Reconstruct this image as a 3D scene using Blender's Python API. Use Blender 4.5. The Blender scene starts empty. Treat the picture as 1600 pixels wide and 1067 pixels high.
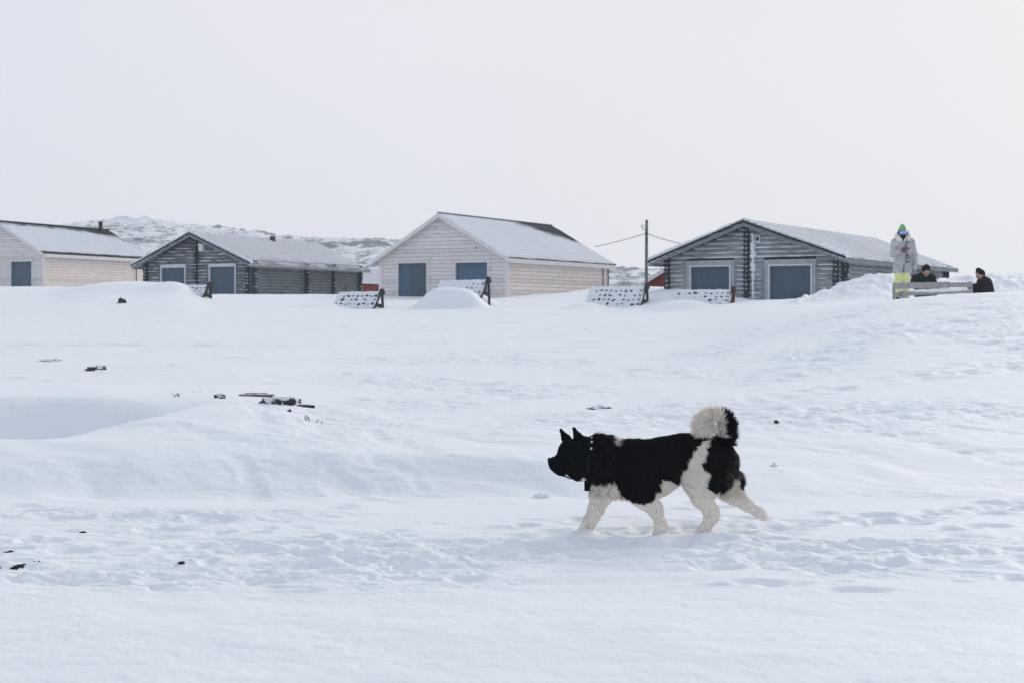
import bpy, bmesh, math, random
import numpy as np
from mathutils import Vector, Matrix
R = math.radians
rng = np.random.default_rng(7)
random.seed(7)
SC = bpy.context.scene
COL = SC.collection

# ------------------------------------------------------------------ camera
FPX, HOR, EYE = 2222.0, 490.0, 1.45          # focal length and horizon in pixels of the 1600 px photograph
cam_d = bpy.data.cameras.new('camera')
cam_d.sensor_width = 36.0
cam_d.lens = 36.0 * FPX / 1600.0
cam_d.shift_y = -(533.5 - HOR) / 1600.0
cam_d.clip_start, cam_d.clip_end = 0.1, 6000
cam_d.dof.use_dof = True
cam_d.dof.focus_distance = 9.6
cam_d.dof.aperture_fstop = 6.3
cam = bpy.data.objects.new('camera', cam_d)
cam.location = (0, 0, EYE)
cam.rotation_euler = (R(90), 0, 0)
COL.objects.link(cam)
SC.camera = cam

# ------------------------------------------------------------------ sky, sun, exposure
SUN_EL, SUN_AZ = R(30), R(36)                # azimuth measured from +Y towards +X
world = bpy.data.worlds.new('World')
SC.world = world
world.use_nodes = True
nt = world.node_tree
nt.nodes.clear()
def N(nt, kind, **kw):
    n = nt.nodes.new(kind)
    for k, v in kw.items():
        if k.startswith('i_'):
            n.inputs[k[2:].replace('_', ' ')].default_value = v
        else:
            setattr(n, k, v)
    return n
def L(nt, a, b): nt.links.new(a, b)
def MATH(nt, op, a, b=None, c=None, clamp=False):
    n = nt.nodes.new('ShaderNodeMath'); n.operation = op; n.use_clamp = clamp
    for i, v in enumerate((a, b, c)):
        if v is None: continue
        if isinstance(v, (int, float)): n.inputs[i].default_value = v
        else: nt.links.new(v, n.inputs[i])
    return n.outputs[0]
def MIX(nt, fac, a, b, blend='MIX'):
    n = nt.nodes.new('ShaderNodeMix'); n.data_type = 'RGBA'; n.blend_type = blend
    for s, v in ((n.inputs[0], fac), (n.inputs[6], a), (n.inputs[7], b)):
        if isinstance(v, (int, float)): s.default_value = v
        elif isinstance(v, tuple): s.default_value = (v[0], v[1], v[2], 1)
        else: nt.links.new(v, s)
    return n.outputs[2]
def RAMP(nt, fac, stops):
    n = nt.nodes.new('ShaderNodeValToRGB')
    e = n.color_ramp.elements
    while len(e) < len(stops): e.new(0.5)
    for el, (p, c) in zip(e, stops):
        el.position = p
        el.color = (c, c, c, 1) if isinstance(c, (int, float)) else (c[0], c[1], c[2], 1)
    nt.links.new(fac, n.inputs[0])
    return n.outputs[0]

sky = N(nt, 'ShaderNodeTexSky', sky_type='NISHITA', sun_disc=False, sun_elevation=SUN_EL,
        sun_rotation=SUN_AZ, air_density=1.0, dust_density=5.0)
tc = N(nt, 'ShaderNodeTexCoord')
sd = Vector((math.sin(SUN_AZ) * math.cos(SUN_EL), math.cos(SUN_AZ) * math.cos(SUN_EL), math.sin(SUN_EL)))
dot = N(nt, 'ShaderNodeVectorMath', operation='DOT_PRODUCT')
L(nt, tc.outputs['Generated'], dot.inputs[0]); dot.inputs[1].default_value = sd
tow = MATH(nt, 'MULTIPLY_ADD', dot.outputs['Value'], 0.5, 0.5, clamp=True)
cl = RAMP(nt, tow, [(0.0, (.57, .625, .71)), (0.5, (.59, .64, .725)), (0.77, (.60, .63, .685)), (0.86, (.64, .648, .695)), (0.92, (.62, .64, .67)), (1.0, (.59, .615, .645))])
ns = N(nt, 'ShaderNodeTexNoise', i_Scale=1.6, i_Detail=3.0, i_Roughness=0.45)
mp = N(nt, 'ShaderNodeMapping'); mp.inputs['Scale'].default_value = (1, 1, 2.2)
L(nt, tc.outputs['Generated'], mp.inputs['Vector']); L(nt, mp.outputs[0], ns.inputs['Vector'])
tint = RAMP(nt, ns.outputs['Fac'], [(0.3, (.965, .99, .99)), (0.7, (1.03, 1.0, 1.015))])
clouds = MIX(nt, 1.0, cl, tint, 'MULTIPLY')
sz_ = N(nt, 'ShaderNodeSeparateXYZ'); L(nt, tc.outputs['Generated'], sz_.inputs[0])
clouds = MIX(nt, 1.0, clouds, RAMP(nt, sz_.outputs[2], [(0.0, (1.03, 1.03, 1.025)), (.10, (1.0, 1.0, 1.0)), (.22, 1.0), (.75, (.72, .735, .765))]), 'MULTIPLY')   # sky dimmed overhead, out of view, to darken the upward-facing snow
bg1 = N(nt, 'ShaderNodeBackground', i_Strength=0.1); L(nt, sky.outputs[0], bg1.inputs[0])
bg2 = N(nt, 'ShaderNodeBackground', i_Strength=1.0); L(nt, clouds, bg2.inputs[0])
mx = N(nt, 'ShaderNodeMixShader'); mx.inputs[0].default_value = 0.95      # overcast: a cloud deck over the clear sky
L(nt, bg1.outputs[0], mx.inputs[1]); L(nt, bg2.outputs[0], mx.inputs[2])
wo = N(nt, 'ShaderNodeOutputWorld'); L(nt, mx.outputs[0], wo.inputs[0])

sun_d = bpy.data.lights.new('sun', 'SUN')
sun_d.energy = 1.15; sun_d.angle = R(20); sun_d.color = (1.0, 0.955, 0.90)
sun = bpy.data.objects.new('sun', sun_d)
sun.rotation_euler = (-sd).to_track_quat('-Z', 'Y').to_euler()
sun.location = (30, 40, 40)
COL.objects.link(sun)
SC.view_settings.view_transform = 'Standard'
SC.view_settings.look = 'None'
SC.view_settings.exposure = 0.31
SC.cycles.volume_bounces = 3
SC.view_settings.gamma = 1.0

# ------------------------------------------------------------------ helpers
def at(px, py, Y):
    return Vector(((px - 800) / FPX * Y, Y, EYE + (HOR - py) / FPX * Y))
def zat(py, Y): return EYE + (HOR - py) / FPX * Y

def thing(name, label, cat, loc=(0, 0, 0), rz=0.0, group=None):
    o = bpy.data.objects.new(name, None)
    COL.objects.link(o)
    o.location = loc; o.rotation_euler = (0, 0, rz)
    o.empty_display_size = 0.3
    tag(o, label, cat, group)
    return o
def tag(o, label, cat, group=None):
    o['label'] = label; o['category'] = cat
    if group: o['group'] = group
    return o
def link(name, me, mat=None, parent=None):
    me.name = name
    if mat is not None and not len(me.materials): me.materials.append(mat)
    o = bpy.data.objects.new(name, me)
    COL.objects.link(o)
    if parent is not None: o.parent = parent
    return o
def np_mesh(name, V, Q, smooth=True):
    V = np.asarray(V, dtype=np.float32); Q = np.asarray(Q, dtype=np.int32)
    me = bpy.data.meshes.new(name)
    k = Q.shape[1]
    me.vertices.add(len(V)); me.vertices.foreach_set('co', V.ravel())
    me.loops.add(Q.size); me.loops.foreach_set('vertex_index', Q.ravel())
    me.polygons.add(len(Q))
    me.polygons.foreach_set('loop_start', np.arange(0, Q.size, k, dtype=np.int32))
    me.polygons.foreach_set('loop_total', np.full(len(Q), k, dtype=np.int32))
    me.polygons.foreach_set('use_smooth', np.full(len(Q), smooth, dtype=bool))
    me.update(calc_edges=True)
    return me

class MB:
    """collects boxes, tubes and prisms into ONE mesh"""
    def __init__(s): s.v = []; s.f = []; s.sm = []
    def add(s, vs, fs, smooth=False):
        b = len(s.v); s.v += [tuple(v) for v in vs]
        s.f += [tuple(i + b for i in f) for f in fs]; s.sm += [smooth] * len(fs)
    def box(s, x0, x1, y0, y1, z0, z1, M=None):
        vs = [Vector((x, y, z)) for z in (z0, z1) for y in (y0, y1) for x in (x0, x1)]
        if M is not None: vs = [M @ v for v in vs]
        s.add(vs, [(0, 2, 3, 1), (4, 5, 7, 6), (0, 1, 5, 4), (2, 6, 7, 3), (0, 4, 6, 2), (1, 3, 7, 5)])
    def bar(s, a, b, w, h, up=(0, 0, 1)):
        a, b = Vector(a), Vector(b); d = (b - a); ln = d.length; d.normalize()
        x = d.cross(Vector(up)).normalized(); z = x.cross(d)
        M = Matrix((x, d, z)).transposed().to_4x4(); M.translation = a
        s.box(-w / 2, w / 2, 0, ln, -h / 2, h / 2, M)
    def tube(s, pts, rad, n=8, caps=True, sq=1.0):
        pts = [Vector(p) for p in pts]
        if isinstance(rad, (int, float)): rad = [rad] * len(pts)
        rings = []; px = None
        for i, p in enumerate(pts):
            d = (pts[min(i + 1, len(pts) - 1)] - pts[max(i - 1, 0)]).normalized()
            if px is None:
                u = Vector((0, 0, 1)) if abs(d.z) < .9 else Vector((0, 1, 0))
                px = d.cross(u).normalized()
            px = (px - d * px.dot(d)).normalized(); q = px.cross(d)
            rings.append([p + rad[i] * (math.cos(a) * px + sq * math.sin(a) * q)
                          for a in (2 * math.pi * k / n for k in range(n))])
        vs = [v for r in rings for v in r]; fs = []
        for i in range(len(pts) - 1):
            for k in range(n):
                k2 = (k + 1) % n
                fs.append((i * n + k, i * n + k2, (i + 1) * n + k2, (i + 1) * n + k))
        s.add(vs, fs, True)
        if caps:
            s.add(rings[0], [tuple(range(n))]); s.add(rings[-1], [tuple(range(n))[::-1]])
    def prism(s, poly, y0, y1):          # polygon in x,z extruded along y
        n = len(poly)
        vs = [(x, y0, z) for x, z in poly] + [(x, y1, z) for x, z in poly]
        fs = [tuple(range(n)), tuple(range(2 * n - 1, n - 1, -1))]
        fs += [(k, n + k, n + (k + 1) % n, (k + 1) % n) for k in range(n)]
        s.add(vs, fs)
    def mesh(s, name):
        me = bpy.data.meshes.new(name)
        me.from_pydata(s.v, [], s.f)
        me.polygons.foreach_set('use_smooth', s.sm)
        bm = bmesh.new(); bm.from_mesh(me); bmesh.ops.recalc_face_normals(bm, faces=bm.faces)
        bm.to_mesh(me); bm.free(); me.update()
        return me
    def build(s, name, mat, parent=None): return link(name, s.mesh(name), mat, parent)

# gradient noise in numpy
_P = rng.permutation(256); _P = np.concatenate([_P, _P, _P])
_G = np.stack([np.cos(np.arange(256) / 256 * 2 * np.pi), np.sin(np.arange(256) / 256 * 2 * np.pi)], 1)
def noise2(x, y, seed=0):
    x = np.asarray(x, float) + seed * 17.31; y = np.asarray(y, float) + seed * 9.73
    xi = np.floor(x).astype(np.int64); yi = np.floor(y).astype(np.int64)
    xf = x - xi; yf = y - yi
    u = xf * xf * xf * (xf * (xf * 6 - 15) + 10); v = yf * yf * yf * (yf * (yf * 6 - 15) + 10)
    def g(ix, iy, dx, dy):
        h = _P[(_P[ix & 255] + iy) & 255]
        return _G[h, 0] * dx + _G[h, 1] * dy
    a = g(xi, yi, xf, yf); b = g(xi + 1, yi, xf - 1, yf)
    c = g(xi, yi + 1, xf, yf - 1); d = g(xi + 1, yi + 1, xf - 1, yf - 1)
    return 1.5 * ((a + (b - a) * u) * (1 - v) + (c + (d - c) * u) * v)
def fbm(x, y, o=4, seed=0, gain=.5):
    s = 0; a = 1.0; f = 1.0
    for k in range(o):
        s = s + a * noise2(x * f, y * f, seed + k * 3); a *= gain; f *= 2.03
    return s
def billow(x, y, o=3, seed=0):           # rounded tops, sharp creases
    s = 0; a = 1.0; f = 1.0
    for k in range(o):
        s = s + a * (np.abs(noise2(x * f, y * f, seed + k * 5)) * 2 - .55); a *= .5; f *= 2.1
    return s
def sstep(a, b, x):
    t = np.clip((x - a) / (b - a), 0, 1)
    return t * t * (3 - 2 * t)
def pchip(xk, yk, x):
    xk = np.asarray(xk, float); yk = np.asarray(yk, float)
    h = np.diff(xk); d = np.diff(yk) / h
    m = np.zeros_like(yk)
    m[0] = d[0]; m[-1] = d[-1]
    for i in range(1, len(xk) - 1):
        if d[i - 1] * d[i] > 0:
            w1 = 2 * h[i] + h[i - 1]; w2 = h[i] + 2 * h[i - 1]
            m[i] = (w1 + w2) / (w1 / d[i - 1] + w2 / d[i])
    x = np.clip(x, xk[0], xk[-1])
    i = np.clip(np.searchsorted(xk, x) - 1, 0, len(xk) - 2)
    t = (x - xk[i]) / h[i]
    return (yk[i] * (2 * t**3 - 3 * t**2 + 1) + h[i] * m[i] * (t**3 - 2 * t**2 + t)
            + yk[i + 1] * (-2 * t**3 + 3 * t**2) + h[i] * m[i + 1] * (t**3 - t**2))

# implicit body modelling: tapered capsules smoothly joined, meshed by surface nets
def cap(a, b, ra, rb, sy=1.0, k=None): return (np.array(a, float), np.array(b, float), ra, rb, sy, k)
def cap_d(p, P):
    a, b, ra, rb, sy, k = p
    S = np.array([1, 1 / sy, 1]); A = a * S; B = b * S
    Q = P * S - A; ba = B - A; L2 = max(ba.dot(ba), 1e-9)
    t = np.clip(Q @ ba / L2, 0, 1)
    return np.linalg.norm(Q - t[..., None] * ba, axis=-1) - (ra + (rb - ra) * t)
def sdf_mesh(name, prims, res, k=0.03):
    lo = np.min([np.minimum(p[0], p[1]) - max(p[2], p[3]) * max(1, p[4]) for p in prims], axis=0) - res * 3 - k
    hi = np.max([np.maximum(p[0], p[1]) + max(p[2], p[3]) * max(1, p[4]) for p in prims], axis=0) + res * 3 + k
    n = np.ceil((hi - lo) / res).astype(int) + 1
    F = np.full(n, 1.0, dtype=np.float32)
    for p in prims:
        kk = k if p[5] is None else p[5]
        rad = max(p[2], p[3]) * max(1, p[4]) + kk * 1.5 + res * 2
        i0 = np.clip(np.floor((np.minimum(p[0], p[1]) - rad - lo) / res).astype(int), 0, n - 1)
        i1 = np.clip(np.ceil((np.maximum(p[0], p[1]) + rad - lo) / res).astype(int) + 1, 1, n)
        sl = tuple(slice(a, b) for a, b in zip(i0, i1))
        g = np.stack(np.meshgrid(*[lo[j] + res * np.arange(i0[j], i1[j]) for j in range(3)], indexing='ij'), -1)
        d = cap_d(p, g); f = F[sl]
        h = np.maximum(kk - np.abs(f - d), 0) / kk
        F[sl] = np.minimum(f, d) - h * h * kk * .25
    S = F < 0
    c = np.array([(i, j, l) for i in (0, 1) for j in (0, 1) for l in (0, 1)])
    m = [x - 1 for x in n]
    cnt = sum(S[a:a + m[0], b:b + m[1], d:d + m[2]].astype(np.int8) for a, b, d in c)
    act = (cnt > 0) & (cnt < 8)
    idx = np.full(act.shape, -1, dtype=np.int64)
    ii = np.argwhere(act); idx[act] = np.arange(len(ii))
    acc = np.zeros((len(ii), 3)); w = np.zeros(len(ii))
    for e0 in range(8):
        for ax in range(3):
            if c[e0][ax]: continue
            e1 = c[e0].copy(); e1[ax] = 1
            A = ii + c[e0]; B = ii + e1
            fa = F[A[:, 0], A[:, 1], A[:, 2]]; fb = F[B[:, 0], B[:, 1], B[:, 2]]
            ok = (fa < 0) != (fb < 0)
            t = np.where(ok, fa / np.where(ok, fa - fb, 1), 0)
            pt = A + t[:, None] * (B - A)
            acc[ok] += pt[ok]; w[ok] += 1
    V = lo + res * acc / w[:, None]
    Q = []
    for ax in range(3):
        o1, o2 = [(1, 2), (2, 0), (0, 1)][ax]
        s0 = [slice(1, m[j]) for j in range(3)]; s0[ax] = slice(0, m[ax])
        s1 = list(s0); s1[ax] = slice(1, m[ax] + 1)
        a = S[tuple(s0)]; b = S[tuple(s1)]
        ch = np.argwhere(a != b); 
        if not len(ch): continue
        off = np.array([s.start for s in s0]); ch = ch + off
        ina = S[ch[:, 0], ch[:, 1], ch[:, 2]]
        def cell(d1, d2):
            q = ch.copy(); q[:, o1] -= d1; q[:, o2] -= d2
            return idx[q[:, 0], q[:, 1], q[:, 2]]
        q = np.stack([cell(1, 1), cell(0, 1), cell(0, 0), cell(1, 0)], 1)
        q[~ina] = q[~ina][:, ::-1]
        Q.append(q)
    Q = np.concatenate(Q); Q = Q[(Q >= 0).all(1)]
    return np_mesh(name, V, Q), V, Q
def inside(poly, x, y):
    r = np.zeros(x.shape, bool); n = len(poly)
    for i in range(n):
        x0, y0 = poly[i]; x1, y1 = poly[(i + 1) % n]
        if y0 == y1: continue
        c = ((y0 > y) != (y1 > y)) & (x < (x1 - x0) * (y - y0) / (y1 - y0) + x0)
        r ^= c
    return r
def color_attr(me, C):
    at_ = me.color_attributes.new('col', 'FLOAT_COLOR', 'POINT')
    C4 = np.ones((len(C), 4), np.float32); C4[:, :3] = C
    at_.data.foreach_set('color', C4.ravel())

# ------------------------------------------------------------------ materials
def newmat(name):
    m = bpy.data.materials.new(name); m.use_nodes = True
    nt = m.node_tree; b = nt.nodes['Principled BSDF']
    return m, nt, b
def simple(name, col, rough=.7, var=.15, scale=8.0, spec=.3, metal=0.0, bump=.0):
    m, nt, b = newmat(name)
    tc = N(nt, 'ShaderNodeTexCoord'); n = N(nt, 'ShaderNodeTexNoise', i_Scale=scale, i_Detail=5.0)
    L(nt, tc.outputs['Object'], n.inputs['Vector'])
    f = RAMP(nt, n.outputs['Fac'], [(.25, 1 - var), (.75, 1 + var)])
    L(nt, MIX(nt, 1.0, (col[0], col[1], col[2]), f, 'MULTIPLY'), b.inputs['Base Color'])
    b.inputs['Roughness'].default_value = rough; b.inputs['Specular IOR Level'].default_value = spec
    b.inputs['Metallic'].default_value = metal
    if bump:
        bp = N(nt, 'ShaderNodeBump', i_Strength=bump, i_Distance=.02)
        L(nt, n.outputs['Fac'], bp.inputs['Height']); L(nt, bp.outputs[0], b.inputs['Normal'])
    return m
def vcol(name, rough=.75, spec=.15, mul=1.0):
    m, nt, b = newmat(name)
    a = N(nt, 'ShaderNodeVertexColor', layer_name='col')
    L(nt, a.outputs[0], b.inputs['Base Color'])
    b.inputs['Roughness'].default_value = rough; b.inputs['Specular IOR Level'].default_value = spec
    return m

SNOW_C = (.86, .885, .925)
def snow_mat(name, bumps):
    m, nt, b = newmat(name)
    tc = N(nt, 'ShaderNodeTexCoord')
    h = None
    for sc, det, st in bumps:
        n = N(nt, 'ShaderNodeTexNoise', i_Scale=sc, i_Detail=det, i_Roughness=.6)
        L(nt, tc.outputs['Object'], n.inputs['Vector'])
        v = MATH(nt, 'MULTIPLY', n.outputs['Fac'], st)
        h = v if h is None else MATH(nt, 'ADD', h, v)
    bp = N(nt, 'ShaderNodeBump', i_Strength=.6, i_Distance=1.0)
    L(nt, h, bp.inputs['Height']); L(nt, bp.outputs[0], b.inputs['Normal'])
    n2 = N(nt, 'ShaderNodeTexNoise', i_Scale=.35, i_Detail=4.0)
    L(nt, tc.outputs['Object'], n2.inputs['Vector'])
    L(nt, RAMP(nt, n2.outputs['Fac'], [(.3, (.835, .875, .91)), (.7, (.865, .89, .92))]), b.inputs['Base Color'])
    b.inputs['Roughness'].default_value = .65; b.inputs['Specular IOR Level'].default_value = .2
    return m
M_SNOW = snow_mat('snow', [(9, 3, .011), (40, 5, .0055)])
M_SNOW2 = snow_mat('settled_snow', [(5, 3, .05), (25, 3, .01)])

def siding_mat(name, pale, warm, stain):
    m, nt, b = newmat(name)
    tc = N(nt, 'ShaderNodeTexCoord'); sp = N(nt, 'ShaderNodeSeparateXYZ'); L(nt, tc.outputs['Object'], sp.inputs[0])
    zp = MATH(nt, 'DIVIDE', sp.outputs[2], .150)
    fr = MATH(nt, 'FRACT', zp); fl = MATH(nt, 'FLOOR', zp)
    wn = N(nt, 'ShaderNodeTexWhiteNoise', noise_dimensions='1D'); L(nt, fl, wn.inputs['W'])
    mp = N(nt, 'ShaderNodeMapping'); mp.inputs['Scale'].default_value = (.7, .7, 9.0); L(nt, tc.outputs['Object'], mp.inputs[0])
    n1 = N(nt, 'ShaderNodeTexNoise', i_Scale=3.0, i_Detail=6.0, i_Roughness=.65); L(nt, mp.outputs[0], n1.inputs['Vector'])
    n2 = N(nt, 'ShaderNodeTexNoise', i_Scale=.6, i_Detail=4.0); L(nt, tc.outputs['Object'], n2.inputs['Vector'])
    base = MIX(nt, RAMP(nt, n2.outputs['Fac'], [(.38, 0.0), (.64, 1.0)]), pale, warm)
    base = MIX(nt, 1.0, base, RAMP(nt, n1.outputs['Fac'], [(.2, .74), (.55, 1.0), (.8, 1.08)]), 'MULTIPLY')
    base = MIX(nt, 1.0, base, RAMP(nt, wn.outputs['Value'], [(0, .90), (1, 1.05)]), 'MULTIPLY')
    # knots and nail stains
    vo = N(nt, 'ShaderNodeTexVoronoi', i_Scale=1.0, i_Randomness=1.0)
    m2 = N(nt, 'ShaderNodeMapping'); m2.inputs['Scale'].default_value = (2.1, 2.1, 4.2); L(nt, tc.outputs['Object'], m2.inputs[0])
    L(nt, m2.outputs[0], vo.inputs['Vector'])
    kn = RAMP(nt, vo.outputs['Distance'], [(.06, 1.0), (.14, 0.0)])
    base = MIX(nt, MATH(nt, 'MULTIPLY', kn, .75), base, stain)
    gap = RAMP(nt, fr, [(0.0, 1.0), (.03, 1.0), (.09, 0.0)])
    gn = N(nt, 'ShaderNodeTexNoise', i_Scale=2.5, i_Detail=3.0); L(nt, mp.outputs[0], gn.inputs['Vector'])
    gap2 = MATH(nt, 'MULTIPLY', gap, RAMP(nt, gn.outputs['Fac'], [(.32, .12), (.62, .62)]))
    base = MIX(nt, gap2, base, stain)
    L(nt, base, b.inputs['Base Color']); b.inputs['Roughness'].default_value = .8; b.inputs['Specular IOR Level'].default_value = .2
    bp = N(nt, 'ShaderNodeBump', i_Strength=.8, i_Distance=.02)
    L(nt, MATH(nt, 'SUBTRACT', n1.outputs['Fac'], MATH(nt, 'MULTIPLY', gap, 1.5)), bp.inputs['Height']); L(nt, bp.outputs[0], b.inputs['Normal'])
    return m
M_SIDE_GREY = siding_mat('weathered_board', (.78, .75, .74), (.74, .69, .675), (.24, .205, .20))
M_SIDE_PINK = siding_mat('pale_pink_board', (.86, .775, .745), (.86, .735, .668), (.48, .40, .385))
M_TRIM = simple('pale_trim', (.72, .69, .69), .7, .12, 5, bump=.2)

def log_mat(name, dark, pale):
    m, nt, b = newmat(name)
    tc = N(nt, 'ShaderNodeTexCoord')
    mp = N(nt, 'ShaderNodeMapping'); mp.inputs['Scale'].default_value = (.6, .6, 9.0); L(nt, tc.outputs['Object'], mp.inputs[0])
    n1 = N(nt, 'ShaderNodeTexNoise', i_Scale=2.6, i_Detail=6.0, i_Roughness=.7); L(nt, mp.outputs[0], n1.inputs['Vector'])
    n2 = N(nt, 'ShaderNodeTexNoise', i_Scale=1.1, i_Detail=3.0); L(nt, tc.outputs['Object'], n2.inputs['Vector'])
    f = MATH(nt, 'ADD', MATH(nt, 'MULTIPLY', n1.outputs['Fac'], .75), MATH(nt, 'MULTIPLY', n2.outputs['Fac'], .35))
    L(nt, RAMP(nt, f, [(.36, dark), (.60, pale), (.78, tuple(min(1, c * 1.5) for c in pale))]), b.inputs['Base Color'])
    b.inputs['Roughness'].default_value = .75; b.inputs['Specular IOR Level'].default_value = .25
    bp = N(nt, 'ShaderNodeBump', i_Strength=.6, i_Distance=.02); L(nt, n1.outputs['Fac'], bp.inputs['Height']); L(nt, bp.outputs[0], b.inputs['Normal'])
    return m
M_LOG_DARK = log_mat('dark_weathered_log', (.055, .070, .080), (.165, .185, .20))
M_LOG_GREY = log_mat('grey_weathered_log', (.13, .145, .16), (.33, .35, .37))
M_LOG_END = simple('log_end', (.040, .055, .066), .85, .35, 9)
M_BARGE = simple('grey_barge_board', (.22, .245, .275), .75, .25, 6)
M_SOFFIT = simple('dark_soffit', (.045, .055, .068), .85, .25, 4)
M_FRAME_GREY = simple('grey_window_board', (.40, .43, .46), .75, .18, 6)
M_FRAME_W = simple('white_window_frame', (.66, .69, .72), .5, .06, 5)
M_RED = simple('red_painted_board', (.20, .034, .030), .75, .25, 5)
M_IRON = simple('black_metal', (.018, .020, .024), .5, .2, 12)
M_BENCH = simple('dark_bench_wood', (.034, .038, .044), .8, .35, 12, bump=.3)
M_BENCH_RED = simple('red_brown_bench_wood', (.060, .022, .022), .8, .35, 12, bump=.3)
M_POLE = simple('weathered_pole_wood', (.15, .155, .165), .85, .35, 10, bump=.4)
M_FENCE = simple('grey_fence_wood', (.34, .335, .33), .85, .22, 7, bump=.3)
M_ROCK = simple('dark_rock', (.045, .048, .055), .9, .6, 9, bump=.8)
M_ROCK_GREY = simple('grey_rock', (.17, .17, .18), .9, .5, 9, bump=.8)
def dusted_rock(name, col, thr, soft=.05):
    m, nt, b = newmat(name)
    tc = N(nt, 'ShaderNodeTexCoord'); n = N(nt, 'ShaderNodeTexNoise', i_Scale=11.0, i_Detail=6.0, i_Roughness=.7); L(nt, tc.outputs['Object'], n.inputs['Vector'])
    g = N(nt, 'ShaderNodeNewGeometry'); s = N(nt, 'ShaderNodeSeparateXYZ'); L(nt, g.outputs['Normal'], s.inputs[0])
    f = MATH(nt, 'ADD', MATH(nt, 'MULTIPLY', s.outputs[2], .42), n.outputs['Fac'])
    L(nt, MIX(nt, RAMP(nt, f, [(thr - soft, 0.0), (thr + soft, 1.0)]), col, (.80, .83, .87)), b.inputs['Base Color'])
    b.inputs['Roughness'].default_value = .9; b.inputs['Specular IOR Level'].default_value = .15
    bp = N(nt, 'ShaderNodeBump', i_Strength=.8, i_Distance=.03); L(nt, n.outputs['Fac'], bp.inputs['Height']); L(nt, bp.outputs[0], b.inputs['Normal'])
    return m
M_ROCK_DUST = dusted_rock('snow_dusted_rock', (.04, .045, .052), .72)
M_ROCK_DUST2 = dusted_rock('snow_dusted_grey_rock', (.13, .135, .145), .66)
M_CRUST = dusted_rock('snow_crust', (.26, .29, .32), .54, .14)
M_BOARD_DUST = dusted_rock('snow_dusted_board', (.15, .15, .155), .92, .10)
M_SOIL = simple('frozen_soil', (.030, .030, .034), .95, .6, 14, bump=.8)
M_STEM = simple('dry_stem', (.10, .085, .07), .9, .3, 10)
M_DRAPE = simple('slate_curtain', (.30, .37, .43), .9, .15, 3)
M_CURTAIN = simple('blue_curtain', (.50, .64, .76), .9, .1, 4)

def glass_mat(name, tintc, body):
    m, nt, b = newmat(name)
    b.inputs['Base Color'].default_value = (*body, 1); b.inputs['Roughness'].default_value = .06
    b.inputs['Specular IOR Level'].default_value = .45
    t = N(nt, 'ShaderNodeBsdfTransparent'); t.inputs[0].default_value = (*tintc, 1)
    x = N(nt, 'ShaderNodeMixShader'); x.inputs[0].default_value = .24
    L(nt, t.outputs[0], x.inputs[1]); L(nt, b.outputs[0], x.inputs[2])
    L(nt, x.outputs[0], nt.nodes['Material Output'].inputs[0])
    return m
M_GLASS = glass_mat('tinted_glass', (.54, .66, .75), (.29, .385, .465))

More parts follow.
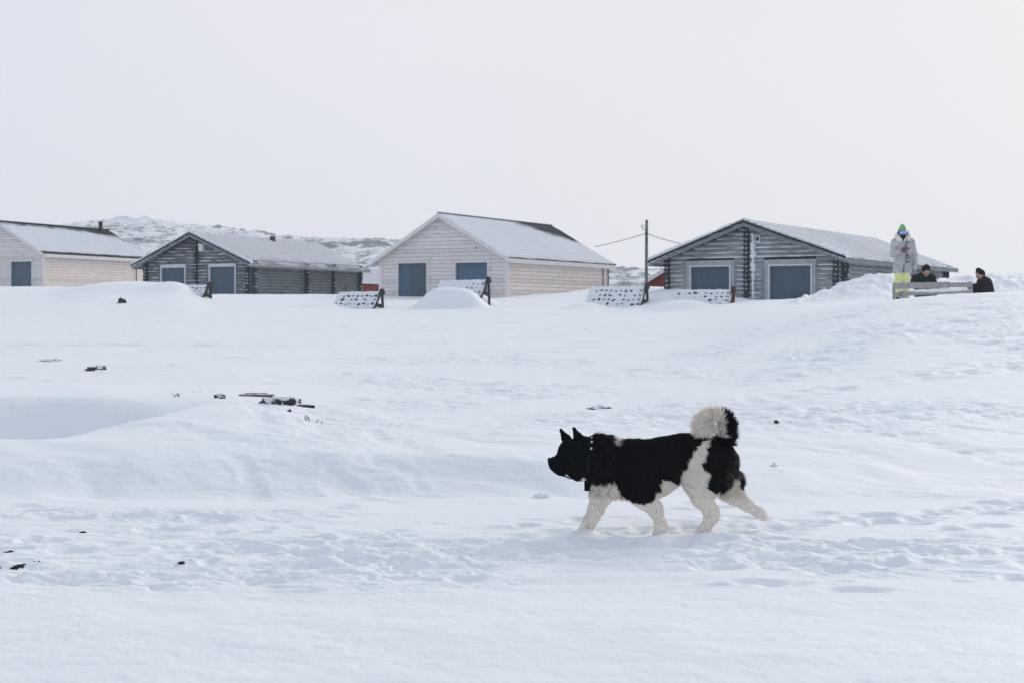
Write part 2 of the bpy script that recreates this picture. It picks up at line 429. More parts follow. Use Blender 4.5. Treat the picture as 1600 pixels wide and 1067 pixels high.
def roof_mat(name, rows, ridge_bare, back_bare, seam, thr=.0, length=9.0, slope=0):
    """thin snow on a dark corrugated roof; UV is metres (along the ridge, down the slope)"""
    m, nt, b = newmat(name)
    uv = N(nt, 'ShaderNodeUVMap', uv_map='roof'); sp = N(nt, 'ShaderNodeSeparateXYZ'); L(nt, uv.outputs[0], sp.inputs[0])
    u, s = sp.outputs[0], sp.outputs[1]
    mp = N(nt, 'ShaderNodeMapping'); mp.inputs['Scale'].default_value = (.8, 1.1, 1); L(nt, uv.outputs[0], mp.inputs[0])
    n1 = N(nt, 'ShaderNodeTexNoise', i_Scale=1.1, i_Detail=7.0, i_Roughness=.68); L(nt, mp.outputs[0], n1.inputs['Vector'])
    m3 = N(nt, 'ShaderNodeMapping'); m3.inputs['Scale'].default_value = (7.0, .9, 1); L(nt, uv.outputs[0], m3.inputs[0])
    n3 = N(nt, 'ShaderNodeTexNoise', i_Scale=1.0, i_Detail=4.0, i_Roughness=.6); L(nt, m3.outputs[0], n3.inputs['Vector'])
    ridge = MATH(nt, 'MULTIPLY', MATH(nt, 'SUBTRACT', 1.0, MATH(nt, 'DIVIDE', s, .75), clamp=True), ridge_bare)
    bk = MATH(nt, 'DIVIDE', u, length, clamp=True)
    back = MATH(nt, 'MULTIPLY', MATH(nt, 'MULTIPLY', MATH(nt, 'POWER', bk, 5.0), MATH(nt, 'SUBTRACT', 1.0, MATH(nt, 'DIVIDE', s, 2.0), clamp=True)), back_bare)
    f = MATH(nt, 'ADD', MATH(nt, 'ADD', ridge, back), MATH(nt, 'MULTIPLY', n1.outputs['Fac'], .75))
    f = MATH(nt, 'ADD', f, MATH(nt, 'MULTIPLY', n3.outputs['Fac'], .35))
    bare = RAMP(nt, MATH(nt, 'SUBTRACT', f, thr), [(.70, 0.0), (.95, 1.0)])
    if rows:
        fr = MATH(nt, 'FRACT', MATH(nt, 'DIVIDE', s, rows))
        lip = RAMP(nt, fr, [(0.0, 1.0), (.10, 1.0), (.20, 0.0), (.96, 0.0), (1.0, 1.0)])
        lip = MATH(nt, 'MULTIPLY', lip, RAMP(nt, n3.outputs['Fac'], [(.30, seam * .35), (.62, seam)]))
        bare = MATH(nt, 'MAXIMUM', bare, lip)
    else:
        sm = MATH(nt, 'MULTIPLY', RAMP(nt, n3.outputs['Fac'], [(.55, 0.0), (.75, seam)]), 1.0)
        bare = MATH(nt, 'MAXIMUM', bare, sm)
    if slope:       # the wind keeps the last corrugations at the eave bare
        e = MATH(nt, 'MULTIPLY_ADD', n1.outputs['Fac'], -.10, slope - .03)
        bare = MATH(nt, 'MAXIMUM', bare, MATH(nt, 'MULTIPLY', MATH(nt, 'SUBTRACT', s, e), 14.0, clamp=True))
    L(nt, MIX(nt, bare, (.78, .80, .835), (.035, .045, .055)), b.inputs['Base Color'])
    b.inputs['Roughness'].default_value = .7; b.inputs['Specular IOR Level'].default_value = .2
    bp = N(nt, 'ShaderNodeBump', i_Strength=.5, i_Distance=.03); L(nt, n1.outputs['Fac'], bp.inputs['Height']); L(nt, bp.outputs[0], b.inputs['Normal'])
    return m
# ------------------------------------------------------------------ the snow field
YK = [1.5, 5.6, 8.0, 9.4, 11.25, 12.1, 13.2, 14.2, 15.5, 16.5, 17.5, 18.5, 21, 25, 28, 30, 33, 38, 44, 47, 52, 60, 70, 100, 300, 1500]
F0 = [2638, 1065, 893, 833, 776]
COLS = {   # photo column : rows at the distances above (height of the drifts read off the photograph)
 -150: F0 + [722, 695, 712, 722, 708, 618, 606, 588, 560, 545, 535, 521, 503, 482, 470, 455, 452, 456, 465, 475, 482],
 60:   F0 + [718, 684, 699, 712, 700, 619, 606, 589, 561, 545, 536, 521, 503, 480, 468, 454, 452, 456, 465, 475, 482],
 160:  F0 + [715, 680, 665, 696, 688, 619, 607, 590, 563, 547, 537, 522, 503, 478, 462, 447, 452, 458, 465, 475, 482],
 265:  F0 + [714, 676, 654, 645, 644, 623, 610, 592, 565, 549, 538, 523, 504, 478, 463, 449, 456, 460, 465, 475, 482],
 340:  F0 + [710, 676, 656, 636, 627, 619, 611, 594, 566, 550, 540, 525, 506, 484, 475, 466, 462, 462, 465, 475, 482],
 520:  F0 + [704, 684, 664, 646, 637, 628, 620, 601, 573, 555, 543, 528, 508, 488, 479, 466, 461, 461, 465, 475, 482],
 680:  F0 + [711, 694, 675, 655, 644, 634, 625, 605, 577, 559, 546, 530, 510, 490, 480, 469, 464, 463, 465, 475, 482],
 850:  F0 + [713, 696, 677, 657, 645, 634, 625, 605, 577, 558, 545, 529, 508, 488, 479, 466, 458, 456, 460, 475, 482],
 960:  F0 + [732, 702, 682, 660, 646, 634, 624, 603, 573, 554, 541, 523, 503, 485, 474, 456, 449, 448, 452, 475, 482],
 1060: F0 + [740, 707, 685, 661, 646, 632, 621, 599, 566, 546, 533, 514, 497, 480, 453, 452, 450, 450, 453, 475, 482],
 1200: F0 + [746, 711, 687, 660, 643, 628, 615, 588, 546, 521, 506, 490, 478, 470, 469, 468, 462, 458, 458, 470, 482],
 1300: F0 + [748, 713, 688, 659, 641, 625, 611, 580, 531, 500, 485, 481, 474, 466, 463, 462, 460, 458, 458, 470, 482],
 1400: F0 + [749, 714, 688, 658, 639, 622, 607, 572, 518, 486, 468, 471, 470, 464, 462, 460, 458, 458, 458, 470, 482],
 1500: F0 + [749, 714, 688, 658, 638, 620, 604, 567, 510, 476, 460, 470, 470, 462, 460, 458, 456, 456, 458, 470, 482],
 1620: F0 + [749, 714, 688, 658, 637, 618, 601, 562, 504, 470, 455, 464, 462, 458, 456, 455, 455, 456, 458, 470, 482],
 1800: F0 + [749, 714, 688, 658, 637, 618, 600, 561, 502, 468, 453, 462, 460, 456, 455, 454, 454, 455, 458, 470, 482],
}
_cp = np.array(sorted(COLS)); _lyk = np.log(YK)
LYG = np.linspace(math.log(1.5), math.log(1500), 900); PXG = np.linspace(-150, 1800, 260)
_zc = np.array([pchip(_lyk, [zat(p, y) for p, y in zip(COLS[c], YK)], LYG) for c in _cp])
ZT = np.array([pchip(_cp, _zc[:, j], PXG) for j in range(len(LYG))]).T        # [px, lnY]
def macro(X, Y):
    X = np.asarray(X, float); Y = np.maximum(np.asarray(Y, float), 1.5)
    px = np.clip(800 + FPX * X / Y, PXG[0], PXG[-1] - 1e-6); ly = np.clip(np.log(Y), LYG[0], LYG[-1] - 1e-9)
    a = (px - PXG[0]) / (PXG[1] - PXG[0]); b = (ly - LYG[0]) / (LYG[1] - LYG[0])
    i = np.clip(a.astype(int), 0, len(PXG) - 2); j = np.clip(b.astype(int), 0, len(LYG) - 2); a = a - i; b = b - j
    return (ZT[i, j] * (1 - a) + ZT[i + 1, j] * a) * (1 - b) + (ZT[i, j + 1] * (1 - a) + ZT[i + 1, j + 1] * a) * b

# prints: (x, y, radius along x, radius along y, depth, rim)
PRINTS = []
for i in range(240):
    y = random.gauss(8.9, .75); x = random.uniform(-4.6, 4.6)
    if not 7.4 < y < 10.9: continue
    PRINTS.append((x, y, random.uniform(.06, .18), random.uniform(.05, .10), random.uniform(.012, .04), .22))
for i in range(46):              # the trench the dog has ploughed, leading away to the right
    t = min(1, max(0, i / 45 + random.gauss(0, .03)))
    x = .35 + t * 3.9; y = 9.45 + .25 * t + 1.3 * t * t
    for s in (-1, 1): PRINTS.append((x + random.gauss(0, .05), y + s * .10 + random.gauss(0, .04), random.uniform(.07, .14), .08, random.uniform(.01, .03), .2))
for i in range(60):              # ski and foot track climbing to the right edge
    t = random.random()
    X0, Y0 = (1100 - 800) / FPX * 17.8, 17.8
    X1, Y1 = (1640 - 800) / FPX * 21.2, 21.2
    x = X0 + t * (X1 - X0) + random.gauss(0, .15); y = Y0 + t * (Y1 - Y0) + random.gauss(0, .42)
    PRINTS.append((x, y, random.uniform(.1, .3), random.uniform(.08, .2), random.uniform(.01, .03), .25))
for i in range(40):              # second track crossing the slope behind the dog
    t = random.random()
    x = (1230 - 800) / FPX * 15.5 + t * 1.5 + random.gauss(0, .12); y = 16.5 - 3.4 * t + random.gauss(0, .12)
    PRINTS.append((x, y, random.uniform(.07, .2), .10, random.uniform(.006, .018), .25))
for i in range(70):              # old path in front of the houses
    t = random.random()
    x = (-20 - 800) / FPX * 29 + t * 13.5 + random.gauss(0, .2); y = 29.5 + 5.5 * t * t + random.gauss(0, .35)
    PRINTS.append((x, y, random.uniform(.2, .6), .22, random.uniform(.012, .03), .2))

def detail(X, Y):
    px = 800 + FPX * X / np.maximum(Y, 1)
    wob = noise2(X * .5, Y * .5, 40) * .5
    # 1 churned track in front of the bank
    churn = sstep(6.9, 8.4, Y + wob * 1.1) * (1 - sstep(9.0, 11.1, Y + wob))
    patch = .25 + .85 * sstep(-.2, .35, noise2(X * .5, Y * 1.1, 41))
    left = 1 + .35 * sstep(900, 300, px)
    h = (.66 + .3 * sstep(900, 500, px)) * churn * patch * left * (.034 * billow(X * .95 + .3 * noise2(X * 2, Y * 2, 6), Y * 2.4, 2, 1) + .017 * billow(X * 2.7, Y * 6.0, 2, 2) + .005 * billow(X * 9, Y * 15, 2, 3) + .020 * sstep(-.02, .12, fbm(X * 1.5, Y * 3.4, 3, 4)) + .010 * sstep(0, .08, fbm(X * 3.4, Y * 6.5, 3, 5)))
    rut = np.exp(-((Y + .10 * noise2(X * .6, 0 * X, 8) - 8.15) / .10) ** 2) + .8 * np.exp(-((Y + .12 * noise2(X * .5, 0 * X, 9) - 8.75) / .12) ** 2) \
        + .7 * np.exp(-((Y + .1 * noise2(X * .7, 0 * X, 10) - 7.75) / .09) ** 2)
    h = h - .035 * rut * sstep(7.0, 7.4, Y) * (.6 + .8 * noise2(X * 1.5, Y, 11))
    # 2 smooth foreground
    fore = 1 - sstep(7.0, 7.9, Y)
    h = h + fore * (.030 * noise2(X * .5, Y * .9, 12) + .010 * fbm(X * 1.8, Y * 3.2, 3, 13) + .0025 * fbm(X * 14, Y * 18, 2, 14))
    # 3 the bank with soft slanting drifts
    bank = sstep(10.6, 11.4, Y) * (1 - sstep(15.5, 18, Y)) 
    sl = (X * .75 + Y * .9)
    h = h + bank * (.036 * fbm(sl * .9 + .5 * noise2(X * .7, Y * .7, 15), (X - Y) * .35, 3, 16) + .006 * fbm(X * 6, Y * 9, 3, 17) * sstep(-.1, .3, noise2(X * .7, Y * .9, 18)))
    gul = sstep(300, 400, px) * (1 - sstep(640, 720, px)) * bank
    h = h + gul * (-.030 * np.maximum(0, billow((X * .9 + Y * .55) * 1.5, (X - Y) * .4, 2, 19)) + .007 * billow(X * 4, Y * 6, 2, 20))
    # 4 wind-scoured crust
    mid = sstep(13.5, 16.0, Y) * (1 - sstep(26, 31, Y)) * sstep(420, 620, px)
    mid2 = sstep(18.5, 20, Y) * (1 - sstep(36, 42, Y))
    pat = sstep(-.28, .25, noise2(X * .35, Y * .33, 21))
    h = h + mid * (.30 + .95 * pat) * (.030 * fbm(X * .9, Y * 2.1, 4, 22) + .014 * billow(X * 2.6, Y * 4.2, 3, 23))
    h = h + mid2 * (.25 + .6 * pat) * (.020 * fbm(X * .8, Y * 1.6, 4, 24) + .035 * np.maximum(0, noise2(X * 1.9, Y * 1.6, 25) - .42) * 3)
    # 5 far field, drifts near the houses
    far = sstep(28, 36, Y) * (1 - sstep(90, 140, Y))
    h = h + far * (.05 * noise2(X * .25, Y * .22, 26) + .02 * fbm(X * .7, Y * 1.1, 3, 27))
    return h

def add_bumps(X, Y, Z):
    def gb(px, Y0, sx, sy, hgt, pw=2.0):
        X0 = (px - 800) / FPX * Y0
        return hgt * np.exp(-(np.abs((X - X0) / sx) ** pw + np.abs((Y - Y0) / sy) ** pw))
    # drifts blown against the benches
    Z = Z + gb(225, 49.5, 2.3, 1.8, .22, 3) + gb(278, 48.4, .95, 1.2, .20) + gb(505, 46.6, .75, 1.0, .16) + gb(706, 46.25, 1.0, .85, .57, 4.6) + gb(735, 48.0, .75, .6, .42, 3) + gb(700, 46.2, 1.5, 1.6, .10)
    Z = Z + gb(915, 45.2, .6, .8, .16) + gb(1062, 43.0, .85, .8, .24, 3) + gb(60, 60, 9, 3, .10)
    # shovelled heap before the right cabin and the bank behind the people
    n = fbm(X * 1.1, Y * 1.1, 4, 50); bl = billow(X * 2.3, Y * 2.3, 3, 51)
    px = 800 + FPX * X / np.maximum(Y, 1)
    heap = pchip([1215, 1240, 1290, 1340, 1385, 1420, 1480, 1600, 1800], [0, .10, .30, .62, .72, .58, .55, .58, .55], px)
    rid = np.exp(-np.abs((Y - (39.6 + .004 * (px - 1300))) / 1.9) ** 3)
    on = sstep(1212, 1250, px)
    Z = Z + on * rid * (heap * (1 + .12 * n) + .07 * bl)
    return Z
def prints(X, Y, Z):
    shp = Z.shape
    Yr = Y[:, 0]
    for (x, y, rx, ry, d, rim) in PRINTS:
        r0, r1 = np.searchsorted(Yr, [y - 3 * ry, y + 3 * ry])
        if r1 <= r0: continue
        xs = X[(r0 + r1) // 2]
        c0, c1 = np.searchsorted(xs, [x - 3 * rx, x + 3 * rx])
        if c1 <= c0: continue
        dx = (X[r0:r1, c0:c1] - x) / rx; dy = (Y[r0:r1, c0:c1] - y) / ry
        q = np.sqrt(dx * dx + dy * dy)
        Z[r0:r1, c0:c1] += -d * np.exp(-q ** 3) + d * rim * np.exp(-((q - 1.35) / .35) ** 2)
    return Z

rows = np.concatenate([np.arange(1.5, 5.4, .05), np.arange(5.4, 7.2, .016), np.arange(7.2, 11.2, .0095), np.arange(11.2, 18, .018),
                       np.arange(18, 30, .045), np.arange(30, 62, .11), np.geomspace(62, 1500, 90)])
uc = np.linspace(-.40, .40, 950); us = np.geomspace(.404, 4.0, 60)
us = np.concatenate([-us[::-1], uc, us])
XX = rows[:, None] * us[None, :]; YY = np.repeat(rows[:, None], len(us), 1)
_wm = sstep(460, 300, 800 + FPX * XX / YY) * sstep(13.5, 15, YY) * (1 - sstep(20, 23, YY))
YW = YY + _wm * (.16 * fbm(XX * .5, YY * .5, 2, 95) + .02 * fbm(XX * 3.5, YY * 2, 2, 96))      # ragged lip of the hollow
ZZ = add_bumps(XX, YY, macro(XX * YW / YY, YW) + detail(XX, YY))
for (fx_, fy_) in ((302, .09), (800, -.10), (1085, -.10), (1510, .09)):
    x_ = (840 + 700 / 4.2105 - 800) / FPX * 9.4 + (fx_ - 700) / (FPX / 9.4 * 4.2105); y_ = 9.4 + fy_
    PRINTS.append((x_ + .02, y_ + .03, .075, .075, .035, .2))
    ZZ = ZZ + .020 * np.exp(-(((XX - x_) / .20) ** 2 + ((YY - (y_ - .13)) / .085) ** 2))
ZZ = prints(XX, YY, ZZ)
_us, _rows = us, rows
def ground(x, y):
    i = np.clip(np.searchsorted(_rows, y) - 1, 0, len(_rows) - 2); u = x / y
    j = np.clip(np.searchsorted(_us, u) - 1, 0, len(_us) - 2)
    b = min(max((y - _rows[i]) / (_rows[i + 1] - _rows[i]), 0), 1); a = min(max((u - _us[j]) / (_us[j + 1] - _us[j]), 0), 1)
    return float((ZZ[i, j] * (1 - a) + ZZ[i, j + 1] * a) * (1 - b) + (ZZ[i + 1, j] * (1 - a) + ZZ[i + 1, j + 1] * a) * b)
def hit(px, py):
    """where the line of sight through a photo pixel meets the snow"""
    for y in np.geomspace(4, 70, 1600):
        p = at(px, py, y)
        if p.z < ground(p.x, y): return p
    return p
nr, nc = XX.shape
V = np.stack([XX, YY, ZZ], -1).reshape(-1, 3)
I = np.arange(nr * nc).reshape(nr, nc)
Q = np.stack([I[:-1, :-1], I[:-1, 1:], I[1:, 1:], I[1:, :-1]], -1).reshape(-1, 4)
b0 = len(V)        # flat snow round and behind the camera, joined to the same sheet
V = np.concatenate([V, [[-200, -200, .0], [200, -200, .0], [200, 1.5, .0], [-200, 1.5, .0]]])
Q = np.concatenate([Q, [[b0, b0 + 1, b0 + 2, b0 + 3]]])
o = link('snow_field', np_mesh('snow_field', V, Q), M_SNOW); o['kind'] = 'structure'

# ------------------------------------------------------------------ the rocky hills far behind
SKYL = {-900: 430, -300: 398, 0: 374, 60: 363, 105: 352, 130: 346.5, 180: 342.5, 240: 343.5, 300: 351.5, 350: 356, 400: 364, 440: 367, 480: 371,
        540: 374, 590: 371, 640: 378, 760: 400, 900: 415, 960: 418, 1015: 419, 1060: 426, 1200: 442, 1500: 472, 2000: 478, 2600: 480}
hp = np.linspace(-900, 2600, 1400); hy = np.concatenate([np.linspace(170, 470, 210), np.linspace(475, 620, 30)])
sk = pchip(sorted(SKYL), [SKYL[k] for k in sorted(SKYL)], hp)
HX = (hp[None, :] - 800) / FPX * hy[:, None]; HY = np.repeat(hy[:, None], len(hp), 1)
t = np.clip((hy - 170) / 290, 0, 1)[:, None]
prow = 482 + (sk[None, :] + 1.0 - 482) * (t ** .8)
HZ = EYE + (HOR - prow) / FPX * HY
HZ = np.where(HY > 465, HZ - (HY - 465) * .22, HZ)
rough = np.minimum(1, t * 2.5)
HZ = HZ + rough * (1.3 * fbm(HX * .035, HY * .05, 4, 60) + .8 * billow(HX * .12, HY * .16, 3, 61)) * np.clip((482 - sk)[None, :] / 60, .1, 1)
I = np.arange(HX.size).reshape(HX.shape)
m, nt, b = newmat('snowy_rock')
tc = N(nt, 'ShaderNodeTexCoord'); 
n1 = N(nt, 'ShaderNodeTexNoise', i_Scale=.22, i_Detail=8.0, i_Roughness=.75)
mp = N(nt, 'ShaderNodeMapping'); mp.inputs['Scale'].default_value = (1, .55, 2.2); L(nt, tc.outputs['Object'], mp.inputs[0]); L(nt, mp.outputs[0], n1.inputs['Vector'])
n2 = N(nt, 'ShaderNodeTexNoise', i_Scale=.030, i_Detail=3.0); L(nt, tc.outputs['Object'], n2.inputs['Vector'])
f = MATH(nt, 'ADD', n1.outputs['Fac'], MATH(nt, 'MULTIPLY', MATH(nt, 'SUBTRACT', n2.outputs['Fac'], .5), .75))
rk = RAMP(nt, f, [(.47, 0.0), (.58, .92)])
L(nt, MIX(nt, rk, (.82, .845, .88), (.105, .12, .145)), b.inputs['Base Color']); b.inputs['Roughness'].default_value = .9
bp = N(nt, 'ShaderNodeBump', i_Strength=.6, i_Distance=1.0); L(nt, n1.outputs['Fac'], bp.inputs['Height']); L(nt, bp.outputs[0], b.inputs['Normal'])
o = link('hills', np_mesh('hills', np.stack([HX, HY, HZ], -1).reshape(-1, 3),
         np.stack([I[:-1, :-1], I[:-1, 1:], I[1:, 1:], I[1:, :-1]], -1).reshape(-1, 4)), m); o['kind'] = 'structure'

# ------------------------------------------------------------------ houses
class House:
    def __init__(s, name, label, cat, px_near, Yn, theta, W, D, py_ground, group=None):
        s.th = R(theta); s.c, s.s = math.cos(s.th), math.sin(s.th)
        s.Xn, s.Yn, s.W, s.D = (px_near - 800) / FPX * Yn, Yn, W, D
        s.z0 = zat(py_ground, Yn)
        cx, cy = s.Xn - W / 2 * s.c, Yn + W / 2 * s.s
        s.root = thing(name, label, cat, (cx, cy, s.z0), -s.th, group)
    def fx(s, px):                  # photo column -> local x on the front wall
        u = (px - 800) / FPX
        t = (s.Xn - u * s.Yn) / (s.c + u * s.s)
        return s.W / 2 - t
    def fz(s, px, py):
        x = s.fx(px); t = s.W / 2 - x
        return zat(py, s.Yn + t * s.s) - s.z0
    def sy(s, px):                  # photo column -> local y on the right side wall
        u = (px - 800) / FPX
        return (u * s.Yn - s.Xn) / (s.s - u * s.c)
    def sz(s, px, py): return zat(py, s.Yn + s.sy(px) * s.c) - s.z0

def roof(h, ze, zr, eave, front, back, mat, period, amp, rows=0, thick=.05, lift=.03):
    """two corrugated slopes as one sheet-metal roof with its snow; returns the object"""
    W, D = h.W, h.D
    half = W / 2; pitch = math.atan2(zr - ze, half)
    slope = (half + eave) / math.cos(pitch)
    Vs, Fs, UV = [], [], []
    nv = int((D + front + back) / period * 6); ns = 46 if rows else 14
    for side in (1, -1):
        v = np.linspace(-front, D + back, nv); 
        if rows:
            k = int(slope / rows); s_ = []
            for i in range(k + 1): s_ += [i * rows + 1e-4, min((i + .12) * rows, slope), min((i + .995) * rows, slope)]
            s_ = np.unique(np.clip(s_, 0, slope))
        else: s_ = np.linspace(0, slope, ns)
        VV, SS = np.meshgrid(v, s_)
        off = amp * np.cos(VV / period * 2 * np.pi) + lift
        if rows: off = off + .022 * ((SS / rows) % 1.0 - .5)
        off = off + (.013 if rows else .022) * fbm(VV * .9 + 20 * side, SS * 1.3, 4, 70 + side)
        fin = np.minimum(1, SS / .1)
        off = lift + (off - lift) * fin
        x = side * (SS * math.cos(pitch) + off * math.sin(pitch)); z = zr - SS * math.sin(pitch) + off * math.cos(pitch)
        b = len(Vs) and sum(len(q) for q in Vs)
        Vs.append(np.stack([x, VV, z], -1).reshape(-1, 3)); UV.append(np.stack([VV + front, SS], -1).reshape(-1, 2))
        I = np.arange(VV.size).reshape(VV.shape) + b
        q = np.stack([I[:-1, :-1], I[:-1, 1:], I[1:, 1:], I[1:, :-1]], -1).reshape(-1, 4)
        if side == 1: q = q[:, ::-1]
        Fs.append(q)
    V = np.concatenate(Vs); Q = np.concatenate(Fs); uv = np.concatenate(UV)
    me = np_mesh('roof', V, Q)
    ul = me.uv_layers.new(name='roof'); ul.data.foreach_set('uv', uv[Q.ravel()].astype(np.float32).ravel())
    o = link('roof', me, mat, h.root)
    md = o.modifiers.new('thickness', 'SOLIDIFY'); md.thickness = thick; md.offset = -1
    return o, pitch, slope

def panel(mb, x0, x1, z0, z1, y0, y1, holes):
    xs = x0
    for (a, b, c, d) in sorted(holes):
        mb.box(xs, a, y0, y1, z0, z1)
        if c > z0: mb.box(a, b, y0, y1, z0, c)
        mb.box(a, b, y0, y1, d, z1); xs = b
    mb.box(xs, x1, y0, y1, z0, z1)

def window(h, a, b, c, d, frame_w, frame_mat, outer=None, curtain=None, ywall=0.0):
    w = MB()
    y0, y1 = ywall - .05, ywall + .10
    f = frame_w
    w.box(a - f, a, y0, y1, c, d); w.box(b, b + f, y0, y1, c, d); w.box(a - f, b + f, y0 - .003, y1, d, d + f); w.box(a - f, b + f, y0 - .02, y1, c - f, c)
    fr = w.build('window', frame_mat, h.root)
    p = MB(); p.box(a - .002, b + .002, ywall + .04, ywall + .052, c - .002, d + .002); p.build('pane', M_GLASS, fr)
    if outer:
        t, top = outer
        q = MB(); q.box(a - f - t, a - f - .002, ywall - .035, ywall + .05, c - f, d + f); q.box(b + f + .002, b + f + t, ywall - .035, ywall + .05, c - f, d + f)
        q.box(a - f - t, b + f + t, ywall - .04, ywall + .05, d + f + .002, d + f + top); q.build('casing', M_FRAME_GREY if outer[0] > .1 else (M_SIDE_GREY if outer[0] > .06 else M_TRIM), fr)
    if curtain:
        pts = []; n = 90; x0, x1 = curtain[:2]
        x = np.linspace(x0, x1, n); y = ywall + (.16 if len(curtain) < 3 else curtain[2]) + .055 * np.sin(x * 21 + 2 * np.sin(x * 4)) + .02 * np.sin(x * 47)
        V = np.concatenate([np.stack([x, y, np.full(n, c - .05)], 1), np.stack([x, y, np.full(n, d + .05)], 1)])
        i = np.arange(n - 1); cu = link('curtain', np_mesh('curtain', V, np.stack([i, i + 1, i + 1 + n, i + n], 1)), M_CURTAIN if len(curtain) < 3 else M_DRAPE, fr)
        md = cu.modifiers.new('thickness', 'SOLIDIFY'); md.thickness = .006
    return fr

def cottage(h, ze, zr, wins, roofm, front=.28, back=.3, eave=.22, pipe=None, ridge_m=None):
    W, D = h.W, h.D; hw = W / 2; zb = -1.2; T = .14; ridge_m = ridge_m or M_IRON
    s = (zr - ze) / hw
    w = MB()
    panel(w, -hw, hw, zb, ze, 0, T, [x[:4] for x in wins])
    w.prism([(-hw, ze), (hw, ze), (0, zr)], 0, T)
    w.build('gable_wall', M_SIDE_GREY, h.root)
    w = MB(); w.box(-hw, hw, D - T, D, zb, ze); w.prism([(-hw, ze), (hw, ze), (0, zr)], D - T, D); w.build('gable_wall', M_SIDE_GREY, h.root)
    for sg in (-1, 1):
        w = MB(); w.box(min(sg * hw, sg * (hw - T)), max(sg * hw, sg * (hw - T)), T, D - T, zb, ze + T * s * .6)
        w.build('side_wall', M_SIDE_PINK, h.root)
        c = MB(); a, b_ = sorted((sg * (hw + .022), sg * (hw - .13))); c.box(a, b_, -.024, -.002, zb, ze - .0)
        a, b_ = sorted((sg * (hw + .022), sg * (hw + .002))); c.box(a, b_, -.002, .13, zb, ze); 
        c.build('corner_board', M_TRIM, h.root)
        c = MB(); c.box(a, b_, D - .13, D + .01, zb, ze); c.build('corner_board', M_TRIM, h.root)
    for x in wins:
        window(h, *x[:4], .05, M_FRAME_W, (.09, .14), x[4] if len(x) > 4 else None)
    r, pitch, slope = roof(h, ze, zr + .03, eave, front, back, roofm, .115, .013)
    # deck, barge boards and fascia
    dk = MB()
    for sg in (-1, 1):
        ex = hw + eave; ez = ze - eave * s
        poly = [(0, zr), (sg * ex, ez), (sg * ex, ez - .04), (0, zr - .04)]
        dk.prism(poly, .0 - front + .03, D + back - .03)
    dk.build('roof_deck', M_TRIM, h.root)
    for yy in (-front, D + back - .028):
        for sg in (-1, 1):
            bm_ = MB(); ex = hw + eave; ez = ze - eave * s
            bm_.prism([(0, zr + .02), (sg * ex, ez + .02), (sg * ex, ez - .13), (0, zr - .13)], yy, yy + .026)
            bm_.build('barge_board', M_TRIM, h.root)
    for sg in (-1, 1):
        ex = hw + eave; ez = ze - eave * s; a, b_ = sorted((sg * (ex + .003), sg * (ex + .027)))
        q = MB(); q.box(a, b_, -front + .03, D + back - .03, ez - .16, ez + .01); q.build('fascia', M_TRIM, h.root)
    rc = MB(); rc.tube([(0, -front, zr + .075), (0, D + back, zr + .075)], .06, 8, sq=.5); rc.build('ridge_cap', ridge_m, r)
    if pipe:
        for y in pipe:
            q = MB(); q.tube([(hw + .05, y, ze - .1), (hw + .05, y, zb)], .022, 6); q.build('downpipe', M_IRON, h.root)
    return r

